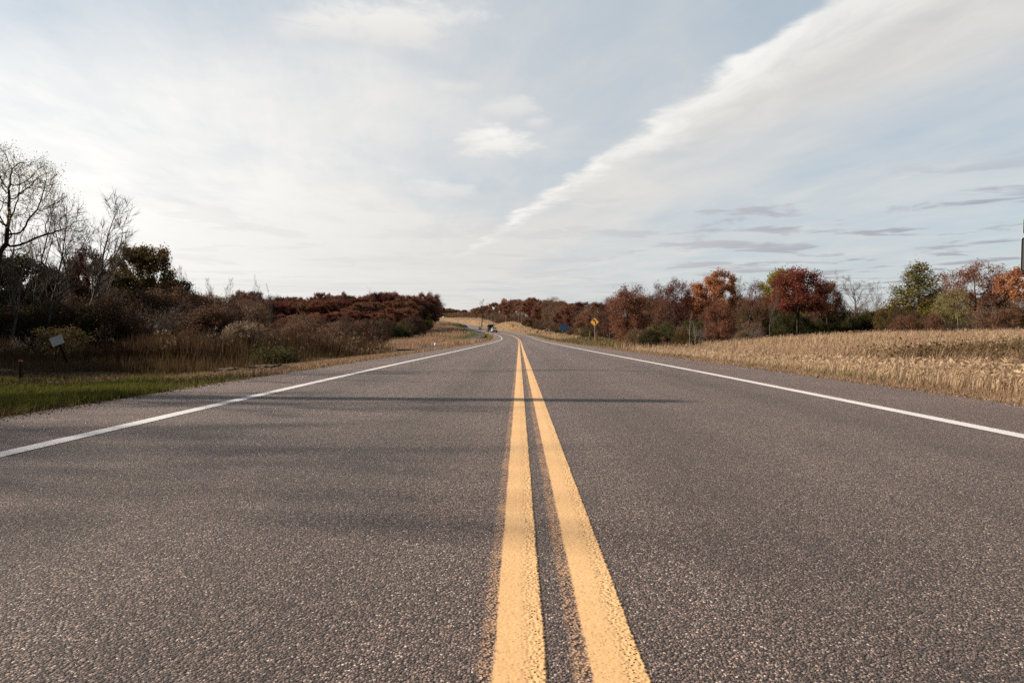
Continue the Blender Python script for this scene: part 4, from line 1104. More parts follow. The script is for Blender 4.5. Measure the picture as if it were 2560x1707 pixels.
# right verge and field
x, y = field(70000, 6.0, 130, 5.72, lambda y: 5.8 + np.minimum(2.4, 1 + y * .05), 1.5, None)
blades('short_straw', x, y, (.05 + .13 * rng.uniform(0, 1, len(x))) * (.55 + .45 * sstep(lateral(x, y), 5.8, 7)), .006 + y * .0004, M['drygrass'], .6)
x, y = field(60000, 8, 80, 6.1, 24, 1.35, lambda x, y, d: .03 + .22 * (d < 7.6) + .75 * sstep(pnoise(x, y, 1.3, 4), .5, .8))
blades('green_weed_grass', x, y, (.08 + .16 * rng.uniform(0, 1, len(x))) * (1 + 1.9 * sstep(lateral(x, y), 7.5, 10)), .007 + y * .00043, leafy('olive_blades', [(0, (.06, .062, .022)), (.5, (.13, .125, .045)), (1, (.27, .23, .11))], .3), .5)
x, y = field(200000, 8, 64, 6.5, lambda y: np.minimum(vis_r(y), 46), 1.25,
             lambda x, y, d: sstep(d, 6.5, 7.9) * (.25 + .75 * pnoise(x, y, .8, 3)) * np.where(y > 44 + 12 * sstep(d, 10, 22), .0 + 1.0 * (d > 14), 1))
hh = (.36 + .38 * rng.uniform(0, 1, len(x)) ** 1.3) * (.65 + .6 * pnoise(x, y, .5, 1)) * (.72 + .28 * sstep(lateral(x, y), 7.5, 11))
_, tips = blades('field_grass', x, y, hh, .0038 + y * .0004, M['straw'], .42, (.2, -.02))
x, y = field(80000, 9, 62, 8.0, lambda y: np.minimum(vis_r(y), 46), 1.2, lambda x, y, d: sstep(pnoise(x, y, .45, 7), .44, .62))
blades('russet_field_grass', x, y, .32 + .6 * rng.uniform(0, 1, len(x)) ** 1.4, .005 + y * .00042, M['straw_red'], .45)
# seed heads over the field grass
k = rng.uniform(0, 1, len(tips)) < .22
hv, hq, hr = leaf_quads(tips[k], .03, 3, .05, 5, 0, .5)
me = raw_mesh('seed_heads', hv, [hq], {'rnd': hr})
tag(obj('seed_heads', me, M['straw']), kind='stuff')
# dark weeds in the ditch on the right
x, y = field(2600, 11.0, 22, 8.6, 16.5, 1.2, lambda x, y, d: sstep(pnoise(x, y, 1.5, 5), .46, .66) * sstep(x / y, .44, .62))
cz = ground(x, y)
pts = np.stack([x, y, cz + .22 + .36 * rng.uniform(0, 1, len(x))], 1)
hv, hq, hr = leaf_quads(pts, np.full(len(x), .16), 26, .045, 8)
ok = hv.reshape(-1, 4, 3)
me = raw_mesh('ditch_weeds', hv, [hq], {'rnd': hr})
tag(obj('ditch_weeds', me, M['weeds']), kind='stuff')
x2 = np.repeat(x, 6) + rng.normal(0, .2, len(x) * 6); y2 = np.repeat(y, 6) + rng.normal(0, .2, len(y) * 6)
blades('weed_stalks', x2, y2, .6 + .6 * rng.uniform(0, 1, len(x2)), np.full(len(x2), .009), M['reed'], .2)
# mid distance slope and trailside
x, y = field(50000, 62, 430, lambda y: -20 - y * .02, -5.6, 1.2, lambda x, y, d: (np.abs(x - tcx(y)) > 1.5) * (.3 + .7 * pnoise(x, y, .5, 3)))
dtr = np.abs(x - tcx(y)); dl = lateral(x, y)
gr = (dtr < 5.0) & (y > 118) & (rng.uniform(0, 1, len(x)) < .85) | ((dl > -9) & (y > 130) & (rng.uniform(0, 1, len(x)) < .6))
blades('trailside_grass', x[gr], y[gr], .12 + .12 * rng.uniform(0, 1, gr.sum()), .02 + y[gr] * .0004, leafy('trail_blades', [(0, (.07, .085, .02)), (.5, (.13, .14, .035)), (1, (.24, .20, .08))], .3), .5)
ng = ~gr & (dtr > 2.2)
blades('bank_grass', x[ng], y[ng], .35 + .45 * rng.uniform(0, 1, ng.sum()), .02 + y[ng] * .0004, M['straw_red'], .4)
x, y = field(60000, 130, 560, 7.5, lambda y: 16 + y * .05, 1.1, lambda x, y, d: .35 + .65 * pnoise(x, y, .2, 3))
blades('slope_grass', x, y, .25 + .5 * rng.uniform(0, 1, len(x)), .04 + y * .0003, M['straw'], .4)
x, y = field(22000, 62, 215, 6.3, 14, 1.1, lambda x, y, d: .35 + .65 * pnoise(x, y, .3, 3))
blades('roadside_weeds', x, y, .15 + .5 * rng.uniform(0, 1, len(x)) ** 2, .02 + y * .0004, leafy('mixed_blades', [(0, (.06, .06, .022)), (.5, (.15, .12, .05)), (1, (.34, .25, .14))], .3), .4)
# reeds and tall dead weeds on the left
def reed_band(n, fn, h0, h1, name, mat, plume, seedv, y0, y1, dl, dr):
    x, y = field(n, y0, y1, dl, dr, 1.15, fn)
    h = (h0 + (h1 - h0) * rng.uniform(0, 1, len(x)) ** 1.2) * (.45 + 1.0 * pnoise(x, y, .42, 6)) * (.85 + .3 * pnoise(x, y, 1.6, 8)) * (.25 + .75 * sstep(1030 - (x / y * F + VX), 0, 230))
    _, tp = blades(name, x, y, h, .010 + y * .00042, mat, .14, (.05, 0))
    k = rng.uniform(0, 1, len(tp)) < plume
    if k.sum():
        hv, hq, hr = leaf_quads(tp[k] - np.array([[0, 0, .05]]), .055, 7, .075, seedv, 0, .6)
        tag(obj(name + '_plumes', raw_mesh(name + '_plumes', hv, [hq], {'rnd': hr}), M['plume']), kind='stuff')
inbush = lambda x, y: np.clip(.25 + 1.0 * pnoise(x, y, .55, 9), 0, 1)
reed_band(60000, lambda x, y, d: sstep(-d, 12.5 + 0 * y, 15.5) * inbush(x, y) * (x > vis_l(y)), .5, 1.25, 'reeds', M['reed'], .016, 3, 29, 72, lambda y: np.maximum(vis_l(y), -44), -11)
reed_band(42000, lambda x, y, d: sstep(1015 - (x / y * F + VX), 0, 150) * sstep(-d, 9.5, 11.5) * np.clip(.4 + pnoise(x, y, .4, 5), 0, 1), 1.1, 2.1, 'tall_reeds', M['reed'], .04, 4, 50, 112, lambda y: np.maximum(vis_l(y), -34), -8.6)
reed_band(20000, lambda x, y, d: sstep(-d, 9.0, 13), .12, .5, 'dead_weeds', M['lawn_dry'], .0, 6, 23, 45, lambda y: np.maximum(vis_l(y), -34), -8.2)
x, y = field(2600, 36, 43, lambda y: (560 - VX) / F * y, lambda y: (630 - VX) / F * y, 1.1)
_, tp = blades('plumed_reeds', x, y, .7 + 1.25 * rng.uniform(0, 1, len(x)), .01 + y * .0004, M['lawn_dry'], .15)
k = rng.uniform(0, 1, len(tp)) < .2
hv, hq, hr = leaf_quads(tp[k], .09, 14, .09, 14, 0, .6)
tag(obj('reed_plumes', raw_mesh('reed_plumes', hv, [hq], {'rnd': hr}), M['plume']), kind='stuff')
# green low plants where the reeds meet the verge
x, y = field(800, 30, 38, lambda y: (600 - VX) / F * y, lambda y: (760 - VX) / F * y, 1.1, lambda x, y, d: sstep(pnoise(x, y, .9, 2), .40, .62) * sstep(1 - ((x / y * F + VX - 672) / 78) ** 2 - ((y - 33.5) / 4.2) ** 2, 0, .6))
hv, hq, hr = leaf_quads(np.stack([x, y, ground(x, y) + .1 + .35 * rng.uniform(0, 1, len(x)) ** 2], 1), .16, 26, .07, 31)
tag(obj('green_plants', raw_mesh('green_plants', hv, [hq], {'rnd': hr}), leafy('plant_leaves', [(0, (.026, .026, .012)), (.5, (.058, .054, .022)), (1, (.13, .11, .045))], .3)), kind='stuff')
# bushes standing among the reeds
for i in range(22):
    px = random.uniform(60, 940); Z = 31 + 62 * max(0, (px - 350) / 600) + random.uniform(0, 22)
    zz = random.uniform(1.0, 2.3)
    x_ = at(px, Z)
    shrub(['shrub_a', 'bare_shrub', 'shrub_a'][i % 3], px, Z, VY - (gz(x_, Z) + zz - CAM_H) * F / Z, random.uniform(2.2, 3.8) * F / Z, ['thicket', 'thicket_dark', 'brown', 'oakgreen'][i % 4], 'twig', 'low brown bush standing among the reeds left of the road', 'low bushes among the reeds')
# undergrowth: a loose mass of leaves and twigs under the far woods
def mass(name, n, region, hmax, per, size, mat, sd_):
    x, y = region(n)
    h = hmax * rng.uniform(.15, 1, len(x))
    p = np.stack([x, y, ground(x, y) + h * .6], 1)
    hv, hq, hr = leaf_quads(p, .45, per, size, sd_)
    tag(obj(name, raw_mesh(name, hv, [hq], {'rnd': hr}), mat), kind='stuff')
def reg_mid(n):
    px = rng.uniform(1205, 1520, n); yy = np.array([mid_front(p) for p in px]) + rng.uniform(0, 26, n)
    return (px - VX) / F * yy, yy
mass('far_undergrowth', 5200, reg_mid, 5.0, 22, .17, M['thicket_dark'], 41)
def reg_crest(n):
    px = rng.uniform(1095, 1310, n); yy = np.interp(px, [1095, 1200, 1310], [640, 520, 380]) + rng.uniform(0, 60, n)
    return (px - VX) / F * yy, yy
mass('crest_undergrowth', 4200, reg_crest, 6.5, 22, .26, M['thicket'], 45)
def reg_hill(n):
    px = rng.uniform(430, 1085, n); yy = np.array([hill_front(p) for p in px]) + rng.uniform(-4, 40, n)
    return (px - VX) / F * yy, yy
mass('hill_undergrowth', 3200, reg_hill, 3.5, 22, .15, M['thicket_dark'], 42)
def reg_right(n):
    px = rng.uniform(1590, 2650, n); yy = rng.uniform(84, 118, n)
    return (px - VX) / F * yy, yy
mass('right_undergrowth', 3600, reg_right, 4.2, 22, .12, M['thicket_dark'], 43)
def reg_left(n):
    px = rng.uniform(-150, 560, n); yy = rng.uniform(52, 86, n)
    return (px - VX) / F * yy, yy
mass('left_undergrowth', 6500, reg_left, 4.6, 24, .11, M['thicket_dark'], 44)

# loose gravel and fallen leaves along the pavement edges
def edge_pts(n, y0, y1, spread):
    y = (y0 ** -.4 + rng.uniform(0, 1, n) * (y1 ** -.4 - y0 ** -.4)) ** (-1 / .4)
    sd_ = rng.uniform(0, 1, n) < .45
    d = np.where(sd_, EDGE_L - rng.normal(0, 1, n) * spread, EDGE_R + rng.normal(0, 1, n) * spread)
    x = cx(y) + d
    z = np.where((d > EDGE_L) & (d < EDGE_R), ce(y), ground(x, y))
    return x, y, z
x, y, z = edge_pts(5200, 3.5, 60, .13)
N = len(x); r_ = .006 + .011 * rng.uniform(0, 1, N) ** 3 + y * .00012
oc = np.array([(1, 0, 0), (0, 1, 0), (-1, 0, 0), (0, -1, 0), (0, 0, .8), (0, 0, -.5)], float)
v_ = np.stack([x, y, z + .002], 1)[:, None, :] + oc[None] * r_[:, None, None] * rng.uniform(.6, 1.3, (N, 6, 1))
of = np.array([(0, 1, 4), (1, 2, 4), (2, 3, 4), (3, 0, 4), (1, 0, 5), (2, 1, 5), (3, 2, 5), (0, 3, 5)])
fq = (np.arange(N)[:, None, None] * 6 + of[None]).reshape(-1, 3)
tag(obj('gravel', raw_mesh('gravel', v_.reshape(-1, 3), [fq], {'rnd': np.repeat(rng.uniform(0, 1, N), 6)}), leafy('gravel_stone', [(0, (.06, .05, .042)), (.5, (.15, .12, .10)), (.9, (.27, .23, .20)), (1, (.5, .46, .42))], 0.0, clump=False)), kind='stuff')
x, y, z = edge_pts(2600, 3.5, 40, .5)
k = (lateral(x, y) < EDGE_L + .25) | (lateral(x, y) > EDGE_R - .25)
hv, hq, hr = leaf_quads(np.stack([x, y, z + .02], 1)[k], .012, 1, .028, 77, -.9)
tag(obj('fallen_leaves', raw_mesh('fallen_leaves', hv, [hq], {'rnd': hr}), leafy('fallen_leaf', [(0, (.10, .05, .028)), (.5, (.22, .12, .06)), (1, (.38, .25, .13))], .2, clump=False)), kind='stuff')

# ------------------------------------------------------------------ signs, posts, railing
def bm_box(bm, sx_, sy_, sz_, c=(0, 0, 0), bevel=0.0, rot=None):
    r = bmesh.ops.create_cube(bm, size=1.0)
    vs = r['verts']
    bmesh.ops.scale(bm, vec=(sx_, sy_, sz_), verts=vs)
    if bevel:
        es = list({e for v_ in vs for e in v_.link_edges})
        rb = bmesh.ops.bevel(bm, geom=es, offset=bevel, segments=2, affect='EDGES', profile=.6)
        vs = list({v_ for f in rb['faces'] for v_ in f.verts} | {v_ for v_ in vs if v_.is_valid})
    if rot is not None: bmesh.ops.rotate(bm, cent=(0, 0, 0), matrix=rot, verts=vs)
    bmesh.ops.translate(bm, vec=c, verts=vs)
    return vs
def bm_cyl(bm, r1, r2, p0, p1, seg=12, cap=True):
    p0, p1 = Vector(p0), Vector(p1); d = p1 - p0
    q = d.to_track_quat('Z', 'Y').to_matrix().to_4x4()
    bmesh.ops.create_cone(bm, cap_ends=cap, segments=seg, radius1=r1, radius2=r2, depth=d.length, matrix=Matrix.Translation((p0 + p1) / 2) @ q)
def bm_poly(bm, pts, th, plane='xz', off=0.0):
    """extruded outline standing in the xz plane (facing -y) or in the yz plane"""
    f = []
    for (a, b) in pts: f.append(bm.verts.new((a, off, b) if plane == 'xz' else (off, a, b)))
    face = bm.faces.new(f)
    r = bmesh.ops.extrude_face_region(bm, geom=[face])
    vec = (0, th, 0) if plane == 'xz' else (th, 0, 0)
    bmesh.ops.translate(bm, vec=vec, verts=[g for g in r['geom'] if isinstance(g, bmesh.types.BMVert)])
def fin(name, bm, mat, parent=None, loc=None, smooth=False):
    bmesh.ops.recalc_face_normals(bm, faces=bm.faces)
    me = bpy.data.meshes.new(name); bm.to_mesh(me); bm.free()
    if smooth:
        for p in me.polygons: p.use_smooth = True
    o = obj(name, me, mat, parent)
    if loc is not None: o.location = loc
    return o
def rounded(w_, h_, r, n=5, cx_=0, cz_=0):
    pts = []
    for (sx_, sz_, a0) in ((1, 1, 0), (-1, 1, 90), (-1, -1, 180), (1, -1, 270)):
        for k in range(n + 1):
            a = R(a0 + 90 * k / n)
            pts.append((cx_ + sx_ * (w_ / 2 - r) + r * math.cos(a), cz_ + sz_ * (h_ / 2 - r) + r * math.sin(a)))
    return pts
def channel_post(bm, x, y, z0, z1, wd=.06):
    bm_box(bm, wd, .006, z1 - z0, (x, y, (z0 + z1) / 2))
    for sgn in (-1, 1): bm_box(bm, .006, .03, z1 - z0, (x + sgn * (wd / 2 + .003), y + .012, (z0 + z1) / 2))

bm = bmesh.new(); bm_cyl(bm, .27, .19, (0, 0, -.3), (0, 0, 14.1), 14); fin('shaft', bm, M['wood_dark'], POLE)
bm = bmesh.new(); bm_cyl(bm, .2, .08, (0, 0, 14.1), (0, 0, 14.22), 14); fin('cap', bm, M['steel'], POLE)
# amber left curve sign
Z = 83.0; X = at(1486.5, Z); g = gz(X, Z)
o = empty('curve_sign', (X, Z, g), R(-17)); tag(o, 'amber diamond sign with black left curve arrow on a thin steel post', 'road sign')
zc_ = ez(805, Z) - g; hd = .538
bm = bmesh.new(); channel_post(bm, 0, .02, -.1, zc_ + .45); fin('post', bm, M['steel'], o)
def diamond(hd, r=.05, n=4):
    pts = []
    for a0 in (0, 90, 180, 270):
        cxx, czz = (hd - r * 1.414) * math.cos(R(a0)), (hd - r * 1.414) * math.sin(R(a0))
        for k in range(n + 1):
            a = R(a0 - 45 + 90 * k / n); pts.append((cxx + r * math.cos(a), zc_ + czz + r * math.sin(a)))
    return pts
bm = bmesh.new(); bm_poly(bm, diamond(hd), .004, off=-.004); p = fin('panel', bm, M['yellow_sign'], o)
def ring_poly(bm, outer, inner, y):
    n = len(outer); a = [bm.verts.new((q[0], y, q[1])) for q in outer]; b = [bm.verts.new((q[0], y, q[1])) for q in inner]
    for i in range(n): bm.faces.new((a[i], a[(i + 1) % n], b[(i + 1) % n], b[i]))
bm = bmesh.new(); ring_poly(bm, diamond(hd - .022, .045), diamond(hd - .042, .04), -.0065); fin('border', bm, M['black'], p)
arc = []
for k in range(9):
    a = R(0 + 62 * k / 8); arc.append((a))
ca = (-.14, zc_ - .06); ro, ri = .31, .20
pts = [(ca[0] + ro, zc_ - .30)] + [(ca[0] + ro * math.cos(a), ca[1] + ro * math.sin(a)) for a in arc]
inner = [(ca[0] + ri * math.cos(a), ca[1] + ri * math.sin(a)) for a in arc][::-1] + [(ca[0] + ri, zc_ - .30)]
ae = arc[-1]; tdir = (-math.sin(ae), math.cos(ae)); rdir = (math.cos(ae), math.sin(ae)); rm = (ro + ri) / 2
hb = [(ca[0] + (rm + .15) * rdir[0], ca[1] + (rm + .15) * rdir[1]), (ca[0] + rm * rdir[0] + .26 * tdir[0], ca[1] + rm * rdir[1] + .26 * tdir[1]), (ca[0] + (rm - .15) * rdir[0], ca[1] + (rm - .15) * rdir[1])]
bm = bmesh.new(); bm_poly(bm, pts + hb + inner, .003, off=-.010); fin('arrow', bm, M['black'], p)

# blue sign on two posts
Z = 125.0; X = at(1410.5, Z); g = gz(X, Z)
o = empty('blue_sign', (X, Z, g), R(-9)); tag(o, 'blue rectangular information sign on two thin steel posts by the treeline', 'road sign')
zt, zb = ez(812.5, Z) - g, ez(824.6, Z) - g
for sx_ in (-.36, .36):
    bm = bmesh.new(); channel_post(bm, sx_, .03, -.1, zt - .05, .05); fin('post', bm, M['steel'], o)
bm = bmesh.new(); bm_poly(bm, rounded(1.38, zt - zb, .06, 4, 0, (zt + zb) / 2), .004, off=-.004); p = fin('panel', bm, M['blue_sign'], o)
bm = bmesh.new()
for k, (wa, zz) in enumerate([(.95, .78), (.75, .56), (1.05, .36), (.6, .18)]):
    xx = -wa / 2
    while xx < wa / 2:
        l = random.uniform(.05, .12); bm_box(bm, l, .003, .045, (xx + l / 2, -.0075, zb + (zt - zb) * zz)); xx += l + .03
fin('lettering', bm, M['blue_text'], p)

# grey box sign with dark notice and two yellow stakes
Z = 190.0; X = at(1370.5, Z); g = gz(X, Z)
o = empty('grey_notice_board', (X, Z, g)); tag(o, 'pale grey notice board with a dark square notice on it, left of the blue sign', 'notice board')
zt, zb = ez(821.8, Z) - g, ez(828.3, Z) - g
bm = bmesh.new(); bm_box(bm, 1.02, .04, zt - zb, (0, 0, (zt + zb) / 2), .01); p = fin('panel', bm, M['grey_sign'], o)
bm = bmesh.new(); bm_box(bm, .42, .006, .34, (-.2, -.025, (zt + zb) / 2)); fin('notice', bm, M['black'], p)
for sx_ in (-.4, .4):
    bm = bmesh.new(); bm_box(bm, .08, .08, zb + .25, (sx_, .065, zb / 2)); fin('post', bm, M['steel'], o)
for px_, h_, lb in ((1367.2, .75, 'pale yellow stake below the left post of the grey notice board'), (1374.6, .5, 'short yellow stake below the right post of the grey notice board')):
    Zs = 184.0; x_ = at(px_, Zs); o = empty('yellow_stake', (x_, Zs, gz(x_, Zs) - .05)); tag(o, lb, 'stake', 'yellow stakes by the grey notice board')
    bm = bmesh.new(); bm_box(bm, .14, .06, h_, (0, 0, h_ / 2), .015); bm_cyl(bm, .05, .02, (0, 0, h_), (0, 0, h_ + .07), 6); fin('stake', bm, M['yellow_post'], o)
# white post with hanging grey board
Z = 200.0; X = at(1346.6, Z); g = gz(X, Z)
o = empty('hanging_board', (X, Z, g)); tag(o, 'white post with crossbar carrying a hanging grey board, left of the notice board', 'sign post')
h_ = ez(825.6, Z) - g
bm = bmesh.new(); bm_box(bm, .11, .11, h_, (0, 0, h_ / 2), .01); p = fin('post', bm, M['white_plastic'], o)
bm = bmesh.new(); bm_box(bm, .85, .09, .09, (-.36, -.001, h_ - .13), .01); fin('crossbar', bm, M['white_plastic'], o)
bm = bmesh.new(); bm_box(bm, .56, .04, .62, (-.38, 0, h_ - .56), .008)
for sx_ in (-.58, -.18): bm_cyl(bm, .012, .012, (sx_, 0, h_ - .26), (sx_, 0, h_ - .16), 6)
fin('board', bm, M['steel'], o)
# little dark plates on stakes along the verge
for px_, py_, Zs, lb in ((1313.2, 828, 225, 'small dark plate on a thin stake, nearest to the far bend'), (1326.4, 825, 215, 'small dark plate on a taller thin stake, left of the hanging board')):
    x_ = at(px_, Zs); g = gz(x_, Zs); o = empty('plate_marker', (x_, Zs, g)); tag(o, lb, 'marker', 'dark plate markers by the bend')
    h_ = ez(py_, Zs) - g
    bm = bmesh.new(); channel_post(bm, 0, .02, -.1, h_ + .1, .04); fin('post', bm, M['steel'], o)
    bm = bmesh.new(); bm_poly(bm, rounded(.42, .22, .03, 3, 0, h_), .006, off=-.006); fin('plate', bm, M['black'], o)
# twin amber markers on the slope
for px_, lb in ((1280.8, 'left one of two upright amber panels on the tan slope'), (1284.6, 'right one of two upright amber panels on the tan slope')):
    Zs = 300.0; x_ = at(px_, Zs); g = gz(x_, Zs); o = empty('amber_marker', (x_, Zs, g)); tag(o, lb, 'marker', 'amber panels on the slope')
    zt = ez(811, Zs) - g
    bm = bmesh.new(); channel_post(bm, 0, .03, -.1, zt - .1, .06); fin('post', bm, M['steel'], o)
    bm = bmesh.new(); bm_poly(bm, rounded(.5, 1.15, .05, 3, 0, zt - .575), .008, off=-.008); fin('panel', bm, M['yellow_post'], o)
# orange pipeline markers
for px_, py0, py1, Zs, lb in ((1185, 801.5, 809, 470, 'orange marker post on the slope left of the lone bare tree'), (1199, 806, 812, 430, 'short rusty marker post just left of the lone bare tree'), (1234.6, 807.5, 812.5, 390, 'orange marker post on the slope above the dark truck')):
    x_ = at(px_, Zs); g = gz(x_, Zs); o = empty('marker_post', (x_, Zs, g)); tag(o, lb, 'marker post', 'orange marker posts on the slope')
    h_ = max(1.3, (py1 - py0) * Zs / F)
    bm = bmesh.new(); bm_box(bm, .2, .1, h_ * .55, (0, 0, h_ * .275), .01); fin('post', bm, M['rust_steel'], o)
    bm = bmesh.new(); bm_box(bm, .26, .14, h_ * .45, (0, 0, h_ * .775), .03); fin('cap', bm, M['orange_post'], o)
# delineator on the inside of the bend
Z = 168.0; X = cx(Z) - 5.6; g = gz(X, Z)
o = empty('delineator_post', (X, Z, g)); tag(o, 'slim dark delineator post with pale top on the inside of the bend', 'delineator')
bm = bmesh.new(); bm_box(bm, .10, .03, 1.0, (0, 0, .5), .008); fin('post', bm, M['black'], o)
bm = bmesh.new(); bm_box(bm, .085, .034, .18, (0, 0, .86), .004); fin('reflector', bm, M['white_plastic'], o)
# white capped marker on the bank
Z = 92.0; X = at(1088.5, Z); g = gz(X, Z)
o = empty('white_marker', (X, Z, g)); tag(o, 'stubby white capped marker on the tan bank beside the trail', 'marker post')
bm = bmesh.new(); bm_cyl(bm, .13, .13, (0, 0, -.1), (0, 0, .42), 14); fin('tube', bm, M['white_plastic'], o)
bm = bmesh.new(); bm_cyl(bm, .155, .14, (0, 0, .42), (0, 0, .5), 14); bm_cyl(bm, .14, .05, (0, 0, .5), (0, 0, .56), 14); fin('cap', bm, M['white_plastic'], o)
# black railing going down the bank
xa, ya_, xb, yb = 10.3, 118.0, 10.2, 93.0
g = gz(xa, ya_)
o = empty('black_railing', (xa, ya_, g)); tag(o, 'black metal railing running down the bank left of the arrow sign', 'railing')
top_a = ez(840.5, ya_); top_b = ez(855.0, yb)
bm = bmesh.new()
for dzz in (0, -.45): bm_cyl(bm, .045, .045, (0, 0, top_a - g + dzz), (xb - xa, yb - ya_, top_b - g + dzz), 8)
fin('rail', bm, M['black'], o)
for k in range(8):
    t_ = k / 7; x_ = xa + (xb - xa) * t_; y_ = ya_ + (yb - ya_) * t_; zt = top_a + (top_b - top_a) * t_
    bm = bmesh.new(); bm_cyl(bm, .04, .04, (x_ - xa, y_ - ya_, min(gz(x_, y_), zt - .3) - .1 - g), (x_ - xa, y_ - ya_, zt - g), 8); fin('post', bm, M['black'], o)

# route marker at the right edge, two plates on one post
Z = 15.0; XL = at(2553.5, Z); X = XL + .38 - .085; g = gz(X, Z)
o = empty('route_marker', (X, Z, g), R(-1.2)); tag(o, 'white road sign with black border, two plates one above the other, at the right edge', 'road sign')
zb, zt = ez(682, Z) - g, ez(597, Z) - g
zb2, zt2 = ez(589, Z) - g, ez(548, Z) - g
o.rotation_euler[1] = R(1.3)
bm = bmesh.new(); channel_post(bm, 0, .02, -.2, zt2 - .02, .07); fin('post', bm, M['steel'], o)
for nm_, ww, a, b in (('route_plate', .76, zb, zt), ('direction_plate', .70, zb2, zt2)):
    bm = bmesh.new(); bm_poly(bm, rounded(ww, b - a, .05, 5, 0, (a + b) / 2), .004, off=-.004); p = fin(nm_, bm, M['white_sign'], o)
    bm = bmesh.new(); ring_poly(bm, rounded(ww - .016, b - a - .016, .045, 5, 0, (a + b) / 2), rounded(ww - .062, b - a - .062, .03, 5, 0, (a + b) / 2), -.0075); fin('border', bm, M['black'], p)

# leaning sign seen from behind, left
Z = 26.5; X = at(172, Z); g = gz(X, Z)
o = empty('leaning_sign', (X, Z, g)); tag(o, 'small pale grey sign plate on a leaning dark wooden post by the left thicket', 'sign')
L_ = 79 * Z / F
o.rotation_euler = (0, R(-21), R(8))
bm = bmesh.new(); bm_box(bm, .095, .07, L_ * .98 + .25, (0, 0, L_ * .49 - .12), .008); fin('post', bm, M['wood_dark'], o)
bm = bmesh.new(); bm_poly(bm, rounded(.46, .35, .02, 3, -.03, L_ - .15), .008, off=-.052); fin('plate', bm, M['grey_sign'], o)
# stub post with red band
Z = 15.5; X = at(51, Z); g = gz(X, Z)
o = empty('stub_post', (X, Z, g)); tag(o, 'short dark square post with a faded red band at its top, left verge', 'post')
h_ = 55 * Z / F
bm = bmesh.new(); bm_box(bm, .055, .055, h_ + .15, (0, 0, h_ / 2 - .075), .006); fin('post', bm, M['wood_dark'], o)
bm = bmesh.new(); bm_box(bm, .061, .061, .028, (0, 0, h_ - .035), .004); fin('band', bm, M['pink'], o)
# heaps of soil and dead grass by the left verge
for px_, Zs, sz_, lb in ((672, 16.5, .62, 'low heap of dug soil and dead grass, nearer the road'), (575, 17.3, .55, 'low heap of dug soil and dead grass, farther from the road')):
    x_ = at(px_ * 1.0 + 10, Zs); bm = bmesh.new()
    bmesh.ops.create_icosphere(bm, subdivisions=4, radius=1)
    for v_ in bm.verts:
        n_ = 1 + .22 * math.sin(v_.co.x * 9 + v_.co.y * 7) * math.sin(v_.co.y * 11 + 1) + random.uniform(-.09, .09)
        v_.co = Vector((v_.co.x * sz_ * n_, v_.co.y * sz_ * .7 * n_, v_.co.z * .16 * n_))
    o = fin('soil_heap', bm, M['stone'], None, (x_, Zs, gz(x_, Zs) + .0)); tag(o, lb, 'soil heap', 'soil heaps by the left verge')

# ------------------------------------------------------------------ vehicles
def loft(bm, secs):
    """secs: list of (y, [(x, z)...]) rings joined along y, ends capped"""
    rings = [[bm.verts.new((x_, y_, z_)) for (x_, z_) in pts] for (y_, pts) in secs]
    n = len(rings[0])
    for a, b in zip(rings[:-1], rings[1:]):
        for i in range(n): bm.faces.new((a[i], a[(i + 1) % n], b[(i + 1) % n], b[i]))
    bm.faces.new(rings[0]); bm.faces.new(rings[-1][::-1])
def sect(hw, z0, z1, r=.12):
    return [(-hw, z0 + r), (-hw + r, z0), (hw - r, z0), (hw, z0 + r), (hw, z1 - r), (hw - r * 1.3, z1), (-hw + r * 1.3, z1), (-hw, z1 - r)]
def wheels(o, pos, r, wd):
    for (x_, y_) in pos:
        bm = bmesh.new(); bm_cyl(bm, r, r, (x_ - wd / 2, y_, r), (x_ + wd / 2, y_, r), 20); w_ = fin('wheel', bm, M['tyre'], o)
        bm = bmesh.new(); sg = 1 if x_ > 0 else -1
        bm_cyl(bm, r * .58, r * .5, (x_ + sg * (wd / 2 - .01), y_, r), (x_ + sg * (wd / 2 + .015), y_, r), 14); fin('rim', bm, M['rim'], w_)
def part_boxes(name, o, boxes, mat, each=True):
    for b in boxes:
        bm = bmesh.new(); bm_box(bm, b[0], b[1], b[2], b[3], min(b[:3]) * .2); fin(name, bm, mat, o)
